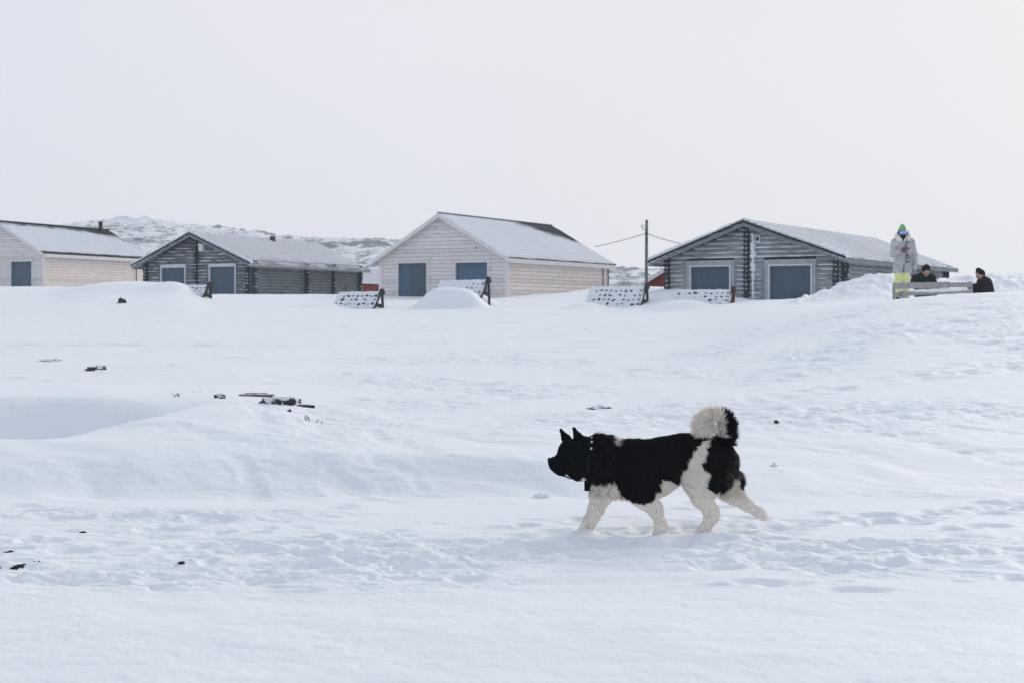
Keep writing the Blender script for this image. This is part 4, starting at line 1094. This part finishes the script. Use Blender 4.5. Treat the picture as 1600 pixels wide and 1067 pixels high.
link('body', sdf_mesh('body', body, .008, .03)[0], M_SKIN, per)
coat = [cap(V3(X(287), .02, Z(345)), V3(X(286), .02, Z(470)), .165, .155, .78), cap(V3(X(286), .02, Z(470)), V3(X(283), .02, Z(600)), .160, .172, .80, .05), cap(V3(X(240), .02, Z(560)), V3(X(234), .02, Z(630)), .10, .085, 1, .05),
        cap(V3(X(330), .02, Z(560)), V3(X(338), .02, Z(634)), .10, .09, 1, .05), cap(V3(X(240), .02, Z(640)), V3(X(335), .02, Z(642)), .125, .125, 1.05, .05), cap(V3(X(340), .02, Z(400)), V3(X(345), .02, Z(600)), .10, .10, .9, .05), cap(sl, sr, .085, .085, 1, .05), cap(sl, el, .082, .070), cap(el, wl + V3(-.02, .02, 0), .068, .052), cap(sr, er, .082, .070), cap(er, wr_ + V3(0, 0, .04), .068, .055),
        cap(V3(X(232), -.10, Z(505)), V3(X(262), -.115, Z(505)), .03, .03, 1, .01)]
link('parka', sdf_mesh('parka', coat, .011, .03)[0], M_PARKA, per)
q = MB(); q.box(X(315) - .006, X(315) + .006, -.148, -.10, Z(570), Z(300)); q.build('placket', simple('parka_seam', (.20, .22, .25), .9), per)
q = MB(); q.tube([(X(287), -.155, Z(575)), (X(282), -.158, Z(615)), (X(278), -.150, Z(665))], [.004, .009, .012], 6); q.build('parka_slit', M_BLACKCLOTH, per)
for i, (bx, by) in enumerate(((325, 340), (333, 405), (325, 483), (343, 507), (338, 554))):
    q = MB(); yy = -.135 if i < 2 else -.142; q.tube([(X(bx) - .022, yy, Z(by)), (X(bx) + .022, yy, Z(by))], [.018, .018], 8, sq=.8); q.build('toggle', M_BLACKCLOTH, per)
ring = [V3(X(285) + .125 * math.sin(a), -.02 - .07 * (1 - math.cos(a)) * .5 + .03, Z(272) + .055 - .115 * (1 - math.cos(a)) * .5 + .02 * math.cos(a)) for a in np.linspace(-2.75, 2.75, 16)]
fur = [cap(ring[i], ring[i + 1], .056 + .008 * (i % 2), .056 + .008 * ((i + 1) % 2)) for i in range(15)]
link('fur_hood', sdf_mesh('fur_hood', fur, .009, .02)[0], M_FURTRIM, per)
tr = []
for s, hx, kx, fx_ in ((-1, 252, 236, 230), (1, 322, 325, 320)):
    tr += [cap(V3(X(hx), .02, Z(600)), V3(X(kx), -.01, Z(790)), .105, .086, 1, .012), cap(V3(X(kx), -.01, Z(790)), V3(X(fx_), .015, Z(935)), .080, .078, 1, .02)]
link('trousers', sdf_mesh('trousers', tr, .010, .012)[0], M_YELLOW, per)
bt = []
for s, fx_ in ((-1, 232), (1, 318)): bt += [cap(V3(X(fx_), .03, Z(940)), V3(X(fx_), .04, Z(968)), .065, .06), cap(V3(X(fx_), .03, Z(966)), V3(X(fx_) + s * .03, -.17, Z(970)), .058, .05)]
link('boots', sdf_mesh('boots', bt, .010, .03)[0], M_IRON, per)
hat = [cap(HP(-.02, .075), HP(-.012, .12), .100, .075, 1, .03), cap(HP(-.015, .16), HP(-.02, .185), .045, .035, 1, .03)]
link('beanie', sdf_mesh('beanie', hat, .008, .03)[0], M_HAT_G, per)
q = MB(); 
def arc(u, f0, r0, wid, n=12): return [HP(f0 - .085 * (1 - math.cos(a)), u, r0 * math.sin(a)) for a in np.linspace(-wid, wid, n)]
q.tube(arc(.022, .095, .10, 1.15), [.036] + [.054] * 10 + [.036], 10, sq=1.0); gog = q.build('goggles', M_BLACKCLOTH, per)
q = MB(); q.tube(arc(.024, .122, .095, .92), [.022] + [.043] * 10 + [.022], 10, sq=1.0); q.build('lens', M_GOGGLE, gog)
nk = [cap(HP(.06, -.06), HP(.02, -.13), .062, .075), cap(HP(.0, -.12), HP(0, -.18), .08, .09)]
link('neck_gaiter', sdf_mesh('neck_gaiter', nk, .009, .03)[0], M_BLACKCLOTH, per)
link('glove', sdf_mesh('glove', [(a, b, ra * 1.35, rb * 1.35, sy, k) for a, b, ra, rb, sy, k in hand(wr_ + V3(0, 0, -.01), V3(.02, -.05, -1), V3(-1, 0, 0), V3(0, -1, 0), .35)], .0055, .01)[0], M_GLOVE, per)
ph = MB(); c = wl + V3(.075, -.07, .03); M = Matrix.Translation(Vector(c)) @ Matrix.Rotation(R(-35), 4, 'X') @ Matrix.Rotation(R(12), 4, 'Y'); ph.box(-.036, .036, -.005, .005, -.06, .075, M)
o = ph.build('phone', M_PHONE); o.location = per.location; tag(o, 'small dull red phone held before the grey parka', 'phone')

def sitter(label, px, py_top, Y, prims_head, jacket, knit, mat, hands, legs, bodyp, hatp, gnd):
    pass
# person bent forward behind the fence
Y2 = 34.2; p = at(1444, 416, Y2); g2 = ground(p.x, Y2)
zs = p.z - g2; per2 = thing('person', 'person in dark teal jacket and black beanie bending forward behind the fence', 'person', (p.x, Y2, g2 - .02))
T = zs
hd, eyes, HP = head(V3(.015, -.10, T - .125), V3(.05, -1, -.75), V3(0, -.4, 1))
sl, sr = V3(-.20, .04, T - .28), V3(.185, .04, T - .26)
el, er = V3(-.32, -.12, T - .44), V3(.25, -.12, T - .50); wl, wr_ = V3(-.17, -.32, T - .56), V3(.12, -.32, T - .58)
body = hd + [cap(V3(0, -.03, T - .19), V3(0, .03, T - .26), .055, .065), cap(V3(0, .05, T - .30), V3(0, .16, T - .62), .13, .13, .8), cap(V3(0, .17, T - .62), V3(0, .2, T - .70), .14, .15, .85),
             cap(sl, el, .055, .045), cap(el, wl, .042, .028), cap(sr, er, .055, .045), cap(er, wr_, .042, .028)]
legs = []
for s in (-1, 1):
    h_, k_, a_ = V3(s * .09, .15, max(.16, T - .74)), V3(s * .17, -.27, max(.34, T - .62)), V3(s * .15, -.30, .06)
    body += [cap(h_, k_, .075, .055), cap(k_, a_, .052, .038), cap(a_ + V3(0, .03, -.02), a_ + V3(0, -.15, -.02), .04, .036)]; legs += [cap(h_, k_, .10, .078), cap(k_, a_ + V3(0, 0, .05), .078, .068)]
body += hand(wl, V3(.6, -.7, -.2), V3(.5, .3, -.6), V3(.3, .2, 1), .9) + hand(wr_, V3(-.6, -.7, -.2), V3(-.5, .3, -.6), V3(-.3, .2, 1), .9)
link('body', sdf_mesh('body', body, .008, .03)[0], M_SKIN, per2); eyeballs(eyes, per2)
jk = [cap(V3(0, .05, T - .30), V3(0, .16, T - .66), .185, .185, .85, .06), cap(sl, sr, .095, .095, 1, .06), cap(sl, el, .092, .078), cap(el, wl, .075, .055), cap(sr, er, .092, .078), cap(er, wr_, .075, .055), cap(V3(0, -.01, T - .205), V3(0, .03, T - .25), .075, .10)]
link('jacket', sdf_mesh('jacket', jk, .011, .04)[0], M_DARKCLOTH, per2)
link('trousers', sdf_mesh('trousers', legs, .011, .03)[0], M_BLACKCLOTH, per2)
link('beanie', sdf_mesh('beanie', [cap(HP(-.03, .065), HP(-.03, .10), .105, .085), cap(HP(-.06, .02), HP(-.05, .05), .09, .09)], .009, .03)[0], M_BLACKKNIT, per2)

# crouching person in profile at the right end of the fence
Y3 = 33.6; p = at(1533.5, 420.5, Y3); g3 = ground(p.x, Y3)
T = p.z - g3; per3 = thing('person', 'person in black jacket and beanie crouching at the right end of the fence, head bowed', 'person', (p.x, Y3, g3 - .02))
hd, eyes, HP = head(V3(-.04, -.02, T - .145), V3(-1, -.45, -.55), V3(-.4, 0, 1))
sl, sr = V3(.0, -.15, T - .34), V3(.10, .17, T - .30)
el, er = V3(-.02, -.23, T - .56), V3(.0, .2, T - .55); wl, wr_ = V3(-.17, -.16, T - .56), V3(-.17, .05, T - .58)
body = hd + [cap(V3(-.01, 0, T - .20), V3(.03, 0, T - .28), .055, .065), cap(V3(.06, .0, T - .32), V3(.13, 0, T - .62), .13, .13, 1.15), cap(V3(.13, 0, T - .6), V3(.15, 0, T - .68), .14, .15),
             cap(sl, el, .055, .045), cap(el, wl, .042, .028), cap(sr, er, .055, .045), cap(er, wr_, .042, .028)]
legs = []
for s in (-1, 1):
    h_, k_, a_ = V3(.14, s * .09, max(.15, T - .70)), V3(-.20, s * .15, max(.32, T - .62)), V3(-.16, s * .15, .06)
    body += [cap(h_, k_, .075, .055), cap(k_, a_, .052, .038), cap(a_ + V3(.03, 0, -.02), a_ + V3(-.15, 0, -.02), .04, .036)]; legs += [cap(h_, k_, .10, .078), cap(k_, a_ + V3(0, 0, .05), .078, .068)]
body += hand(wl, V3(-.8, .3, .1), V3(.1, .9, .1), V3(0, 0, 1), .9) + hand(wr_, V3(-.8, -.1, .1), V3(.1, -.9, .1), V3(0, 0, 1), .9)
link('body', sdf_mesh('body', body, .008, .03)[0], M_SKIN, per3); eyeballs(eyes, per3)
jk = [cap(V3(.07, .0, T - .34), V3(.13, 0, T - .64), .185, .19, 1.1, .06), cap(sl, sr, .10, .10, 1, .06), cap(sl, el, .092, .078), cap(el, wl + V3(.03, 0, 0), .075, .055), cap(sr, er, .092, .078), cap(er, wr_ + V3(.03, 0, 0), .075, .055), cap(V3(.0, 0, T - .215), V3(.05, 0, T - .27), .085, .11)]
link('jacket', sdf_mesh('jacket', jk, .011, .04)[0], M_BLACKCLOTH, per3)
link('trousers', sdf_mesh('trousers', legs, .011, .03)[0], M_BLACKCLOTH, per3)
link('beanie', sdf_mesh('beanie', [cap(HP(-.03, .06), HP(-.03, .115), .105, .070), cap(HP(-.06, .02), HP(-.05, .05), .09, .09), cap(HP(-.03, .15), HP(-.03, .165), .035, .03)], .009, .03)[0], M_BLACKKNIT, per3)

# ------------------------------------------------------------------ the dog
Yd = 9.40; zd = zat(834.5, Yd); kx = 1.0 / (FPX / Yd * 1600 / 380)
def D(zx, zy, y=0.0): return V3((zx - 700) * kx, y, (945 - zy) * kx)
cd = at(840 + 700 / 4.2105, 834.5, Yd)
dog = thing('dog', 'large black and white spitz dog with curled tail walking left through the snow', 'dog', (cd.x, Yd, zd))
def C(a, b, ra, rb, sy=1.0, k=None): return cap(D(*a), D(*b), ra * kx, rb * kx, sy, k)
tors = [C((410, 455), (500, 500), 138, 185, .74), C((500, 505), (620, 522), 185, 207, .68), C((620, 522), (740, 520), 207, 200, .66), C((740, 515), (850, 470), 196, 172, .66),
        C((850, 470), (960, 432), 168, 150, .70), C((960, 432), (1090, 432), 148, 146, .80), C((1090, 432), (1195, 450), 146, 118, .85), C((1195, 450), (1222, 480), 110, 84, .9)]
neck = [C((300, 440), (420, 445), 128, 135, .85), C((400, 425), (470, 440), 124, 120, .8), C((330, 520), (420, 540), 70, 85, .9), C((392, 345), (465, 362), 54, 52, 1.2, .015), C((296, 345), (330, 362), 50, 42, 1.2, .015)]
hdp = [C((212, 396), (265, 408), 82, 104, .88), C((205, 450), (262, 462), 78, 92, 1.0), C((116, 474), (185, 460), 46, 56, .85, .02), C((90, 466), (116, 474), 24, 44, .9, .012),
       C((116, 498), (190, 496), 38, 56, .85, .02), C((150, 528), (205, 518), 32, 48, .8, .02), C((130, 520), (160, 526), 24, 30, .8, .02), C((235, 520), (265, 548), 58, 46, .8)]
ears = []
for yy, tip, b0, b1 in ((.055, (154, 262), (172, 330), (206, 316)), (-.055, (234, 242), (246, 312), (288, 306))):
    mb = ((b0[0] + b1[0]) / 2, (b0[1] + b1[1]) / 2)
    ears += [C((*tip, yy), (*mb, yy * .85), 8, 32, .5, .012), C((*tip, yy), (*b1, yy * .8), 6, 20, .5, .012), C((*tip, yy), (*b0, yy * .9), 6, 15, .5, .012)]
legF = [C((430, 600, .08), (428, 690, .085), 92, 76, .75), C((428, 690, .085), (390, 790, .09), 66, 50, .8), C((390, 790, .09), (350, 868, .09), 48, 40, .85), C((350, 868, .09), (328, 918, .09), 40, 34, .9), C((328, 916, .09), (284, 938, .09), 31, 19, 1.1)]
legN = [C((560, 560, -.10), (690, 690, -.11), 120, 78, .55), C((700, 680, -.11), (765, 765, -.10), 66, 48, .75), C((765, 765, -.10), (803, 870, -.10), 42, 34, .85), C((803, 870, -.10), (803, 915, -.10), 34, 36, .95), C((803, 915, -.10), (778, 928, -.10), 32, 26, 1.1)]
hindN = [C((1085, 450, -.08), (1040, 590, -.10), 140, 92, .6), C((1040, 590, -.10), (1068, 690, -.10), 96, 66, .65), C((1068, 690, -.10), (1128, 780, -.10), 62, 44, .75), C((1128, 780, -.10), (1132, 812, -.10), 44, 38, .8),
         C((1132, 812, -.10), (1086, 892, -.10), 36, 30, .85), C((1086, 892, -.10), (1056, 918, -.10), 30, 24, 1.1), C((1150, 560, -.08), (1130, 620, -.09), 105, 62, .55)]
hindF = [C((1145, 470, .07), (1220, 590, .09), 128, 92, .6), C((1225, 590, .09), (1290, 690, .09), 90, 62, .7), C((1290, 690, .09), (1390, 760, .09), 56, 38, .8), C((1390, 760, .09), (1475, 815, .09), 36, 29, .85), C((1475, 815, .09), (1508, 842, .09), 30, 24, 1.0),
         C((1240, 520, .04), (1325, 590, .07), 60, 34, .8)]
tailc = [(1205, 350, 0), (1228, 295, -.005), (1238, 238, -.01), (1222, 192, -.02), (1176, 168, -.035), (1122, 172, -.05), (1080, 200, -.06), (1076, 234, -.065), (1106, 256, -.065)]
tailr = [60, 47, 39, 36, 36, 40, 41, 38, 25]
tailfill = C((1160, 208, -.05), (1166, 232, -.055), 17, 17, .85, .02)
tail = [tailfill] + [C(tailc[i], tailc[i + 1], tailr[i], tailr[i + 1], .85, .02) for i in range(len(tailc) - 1)]
dprims = tors + neck + hdp + ears + legF + legN + hindN + hindF + tail
dprims = [(a, b, ra * .93, rb * .93, sy, .045 if k is None else k) for a, b, ra, rb, sy, k in dprims]
dme, DV, DQ = sdf_mesh('body', dprims, .0085, .045)
WHITE = [[(300, 640), (330, 600), (350, 585), (420, 592), (500, 568), (520, 620), (560, 690), (620, 718), (690, 726), (745, 700), (752, 655), (775, 648), (788, 665), (800, 570), (850, 580), (880, 598), (912, 615),
          (935, 540), (960, 475), (1000, 400), (1040, 345), (1075, 322), (1115, 312), (1108, 345), (1085, 385), (1075, 430), (1052, 480), (1075, 510), (1112, 530), (1085, 580), (1082, 615), (1110, 640),
          (1155, 662), (1230, 610), (1305, 545), (1318, 600), (1335, 650), (1385, 697), (1700, 700), (1700, 1200), (0, 1200), (0, 700), (300, 700)],
         [(245, 605), (268, 586), (300, 560), (325, 612), (260, 640)], [(178, 552), (198, 551), (203, 558), (182, 562)], [(478, 338), (484, 250), (528, 250), (522, 322), (494, 350)]]
def fur_colour(P, jit=10.0):
    zx = P[:, 0] / kx + 700; zy = 945 - P[:, 2] / kx
    td = np.min([cap_d(p, P) for p in dprims[-len(tail):]], axis=0); bd = np.min([cap_d(p, P) for p in dprims[:-len(tail)]], axis=0)
    ist = (td < bd - .004)
    jx = zx + jit * noise2(P[:, 0] * 40, P[:, 2] * 40 + P[:, 1] * 30, 90); jy = zy + jit * noise2(P[:, 0] * 40 + 9, P[:, 2] * 40 + P[:, 1] * 30, 91)
    w = np.zeros(len(P), bool)
    for poly in WHITE: w |= inside(poly, jx, jy)
    w = np.where(ist, ((jx < 1215) & (jy < 300)) | ((jx < 1232) & (jy < 150)), w)
    grey = inside([(1190, 560), (1235, 440), (1290, 420), (1330, 470), (1345, 560), (1300, 560), (1220, 600)], jx, jy) & ~ist & ~w
    return w, grey, ist, zx, zy
wht, gry, ist, zx, zy = fur_colour(DV)
BLK = np.array([.0016, .0042, .0062]); WHT = np.array([.94, .895, .835])
Cc = np.where(wht[:, None], WHT * .93, BLK)
Cc = np.where(gry[:, None], np.array([.006, .007, .008]), Cc)
color_attr(dme, Cc)
M_FUR = vcol('dog_coat', .85, .05)
link('body', dme, M_FUR, dog)

# the coat: short tapering hairs rooted on the body
tri = np.concatenate([DQ[:, [0, 1, 2]], DQ[:, [0, 2, 3]]])
A_, B_, C_ = DV[tri[:, 0]], DV[tri[:, 1]], DV[tri[:, 2]]
nrm = np.cross(B_ - A_, C_ - A_); ar = np.linalg.norm(nrm, axis=1); nrm = nrm / np.maximum(ar, 1e-12)[:, None]
NH = 115000
pick = rng.choice(len(tri), NH, p=ar / ar.sum()); r1, r2 = rng.random(NH), rng.random(NH); s_ = np.sqrt(r1)
P = A_[pick] * (1 - s_)[:, None] + B_[pick] * (s_ * (1 - r2))[:, None] + C_[pick] * (s_ * r2)[:, None]; n_ = nrm[pick]
# (surface normals point outwards)
cen = DV.mean(0)
wht, gry, ist, zx, zy = fur_colour(P, 9)
flow = np.stack([np.full(NH, .75), np.zeros(NH), np.full(NH, -.45)], 1)
legm = (zy > 690) & ~ist; flow[legm] = [.25, 0, -1.0]
hm = zx < 330; flow[hm] = [1.0, 0, -.15]
chest = (zx > 330) & (zx < 540) & (zy > 560) & (zy < 740); flow[chest] = [.25, 0, -1.0]
rear = (zx > 1180) & (zy > 400) & (zy < 700) & ~ist; flow[rear] = [.55, 0, -.8]
# tail hairs follow the curl
tc_ = np.array([D(*p) for p in tailc]); ti = np.argmin(((P[:, None, [0, 2]] - tc_[None, :, [0, 2]]) ** 2).sum(-1), 1)
tdir = np.gradient(tc_, axis=0); tdir /= np.linalg.norm(tdir, axis=1)[:, None]
cc_ = D(1165, 212); rad_ = P - cc_; rad_[:, 1] = 0; rad_ /= np.maximum(np.linalg.norm(rad_, axis=1), 1e-6)[:, None]
flow[ist] = .75 * tdir[ti[ist]] + .8 * rad_[ist]
ln = np.full(NH, .022)
ln[hm] = .014; ln[(zx < 190)] = .007; ln[(zx > 330) & (zx < 520) & ~chest] = .036; ln[chest] = .036; ln[legm] = .013; ln[rear] = .032; ln[rear & (zy > 520)] = .048; ln[ist] = .052; ln[(zx > 345) & (zx < 520) & (zy < 345)] = .046
ln[(zy > 860)] = .012
earm = (zx < 310) & (zy < 315); ln[earm] = .006
ln *= rng.uniform(.6, 1.25, NH)
# clumped locks: neighbouring hairs lean the same way
kx1 = noise2(P[:, 0] * 26, P[:, 2] * 26 + P[:, 1] * 21, 92); kx2 = noise2(P[:, 0] * 26 + 31, P[:, 2] * 26 + P[:, 1] * 21, 93)
lift = np.where(ist, .75, np.where(chest | rear, .55, .42)); lift = np.where(hm, .22, lift); lift = np.where(legm, .22, lift); lift = np.where(~ist & ~rear & ~chest & ~hm & ~legm & (zx > 520), .26, lift); clump = np.where(ist | rear | chest, .40, np.where(legm | hm, .22, .26))
flow = flow / np.linalg.norm(flow, axis=1)[:, None]
d = flow - n_ * (flow * n_).sum(1)[:, None]
d = d / np.maximum(np.linalg.norm(d, axis=1), .15)[:, None]
d = d + n_ * lift[:, None] + clump[:, None] * np.stack([kx1, kx2 * .6, kx2], 1) + rng.normal(0, .16, (NH, 3))
d /= np.linalg.norm(d, axis=1)[:, None]
wv = np.cross(d, n_ + rng.normal(0, .35, (NH, 3))); wv /= np.maximum(np.linalg.norm(wv, axis=1), 1e-9)[:, None]
hw_ = (np.where(ist | rear | chest, .0021, .0018))[:, None]
mid = P + d * (ln * .55)[:, None]; tipd = d * .8 + flow * .35 - np.array([0, 0, .12]) ; tipd /= np.linalg.norm(tipd, axis=1)[:, None]
tip = mid + tipd * (ln * .5)[:, None]
root_ = P - n_ * .002
HV = np.stack([root_ - wv * hw_, root_ + wv * hw_, mid + wv * hw_ * .75, mid - wv * hw_ * .75, tip + wv * .0003, tip - wv * .0003], 1).reshape(-1, 3)
b = np.arange(NH)[:, None] * 6
HQ = np.concatenate([b + [0, 1, 2, 3], b + [3, 2, 4, 5]])
val = rng.uniform(.8, 1.12, NH)
hc = np.where(wht[:, None], WHT * val[:, None], BLK * rng.uniform(.6, 1.5, NH)[:, None])
gm = gry & (rng.random(NH) < .38); hc[gm] = np.array([.13, .125, .12]) * rng.uniform(.1, 1.2, gm.sum())[:, None]
tm = gry & (zx > 1310) & (rng.random(NH) < .6); hc[tm] = np.array([.26, .18, .155]) * rng.uniform(.5, 1.2, tm.sum())[:, None]
mxh = wht & chest & (rng.random(NH) < .07) & (zy < 680); hc[mxh] = [.03, .03, .03]
sp_ = ~wht & ~ist & (zx < 480) & (rng.random(NH) < .05); hc[sp_] = [.035, .045, .055]
fm = np_mesh('fur', HV, HQ, True); color_attr(fm, np.repeat(hc, 6, axis=0))
M_HAIR = vcol('dog_hair', .5, .22)
nt = M_HAIR.node_tree; tl = N(nt, 'ShaderNodeBsdfTranslucent'); va = [n for n in nt.nodes if n.type == 'VERTEX_COLOR'][0]
L(nt, va.outputs[0], tl.inputs[0]); mx = N(nt, 'ShaderNodeMixShader'); mx.inputs[0].default_value = .45
L(nt, nt.nodes['Principled BSDF'].outputs[0], mx.inputs[1]); L(nt, tl.outputs[0], mx.inputs[2]); L(nt, mx.outputs[0], nt.nodes['Material Output'].inputs[0])
link('fur', fm, M_HAIR, dog)
M_NOSE = simple('wet_nose', (.002, .003, .004), .5, .1, 20, spec=.2)
nose = [C((78, 452, -.012), (78, 452, .012), 13, 13), C((76, 462, 0), (84, 476, 0), 9, 7)]
link('nose', sdf_mesh('nose', nose, .004, .01)[0], M_NOSE, dog)
for s in (-1, 1):
    bm = bmesh.new(); bmesh.ops.create_uvsphere(bm, u_segments=12, v_segments=8, radius=.010); me = bpy.data.meshes.new('eye'); bm.to_mesh(me); bm.free()
    for pl in me.polygons: pl.use_smooth = True
    o = link('eye', me, M_EYE, dog); o.location = Vector(D(163, 418, s * .052))
# collar: a tilted strap with light rivets and a black tracker hanging from it
ax = D(352, 330) - D(318, 570); cc = (D(352, 330) + D(318, 570)) / 2; hl = np.linalg.norm(ax) / 2; ax = ax / (2 * hl)
ringp = [Vector(cc + ax * hl * .95 * math.cos(a) + V3(0, -1, 0) * .103 * math.sin(a)) for a in np.linspace(0, 2 * math.pi, 40)]
q = MB(); pn = Vector(np.cross(ax, V3(0, 1, 0))).normalized()
vs, fs = [], []
for i, p_ in enumerate(ringp[:-1]):
    o_ = (p_ - Vector(cc)).normalized()
    vs += [p_ - pn * .013, p_ + pn * .013, p_ + pn * .013 + o_ * .006, p_ - pn * .013 + o_ * .006]
k = len(ringp) - 1
for i in range(k):
    a0, a1 = i * 4, ((i + 1) % k) * 4
    for j in range(4): fs.append((a0 + j, a0 + (j + 1) % 4, a1 + (j + 1) % 4, a1 + j))
q.add(vs, fs, True); col_ = q.build('collar', simple('black_strap', (.002, .004, .006), .8, .2, 10), dog)
for a in (.22, .62, 1.0):
    p_ = Vector(cc + ax * hl * .95 * math.cos(a) + V3(0, -1, 0) * .103 * math.sin(a)); o_ = (p_ - Vector(cc)).normalized()
    bm = bmesh.new(); bmesh.ops.create_uvsphere(bm, u_segments=10, v_segments=8, radius=.0075); me = bpy.data.meshes.new('rivet'); bm.to_mesh(me); bm.free()
    o = link('rivet', me, M_FRAME_W, col_); o.location = p_ + o_ * .034
tr0 = D(325, 575, -.02); q = MB(); q.box(-.019, .019, -.012, .012, -.082, -.004, Matrix.Translation(Vector(tr0)))
o = q.build('tracker', simple('black_plastic', (.002, .004, .006), .6, .1, 10, spec=.08), col_)
md = o.modifiers.new('bevel', 'BEVEL'); md.width = .006; md.segments = 3
q = MB(); q.box(-.018, .018, -.014, .014, -.003, .003, Matrix.Translation(Vector(tr0))); q.build('clip', M_FRAME_W, col_)

# ------------------------------------------------------------------ pale winter air
q = MB(); q.box(-480, 480, -60, 640, -4, 45)
hz = q.build('haze', None); hz['kind'] = 'stuff'
m = bpy.data.materials.new('haze'); m.use_nodes = True; nt = m.node_tree; nt.nodes.clear()
pv = N(nt, 'ShaderNodeVolumePrincipled'); pv.inputs['Color'].default_value = (.92, .955, .985, 1); pv.inputs['Density'].default_value = .0005; pv.inputs['Anisotropy'].default_value = .2
mo = N(nt, 'ShaderNodeOutputMaterial'); L(nt, pv.outputs[0], mo.inputs['Volume'])
hz.data.materials.append(m)
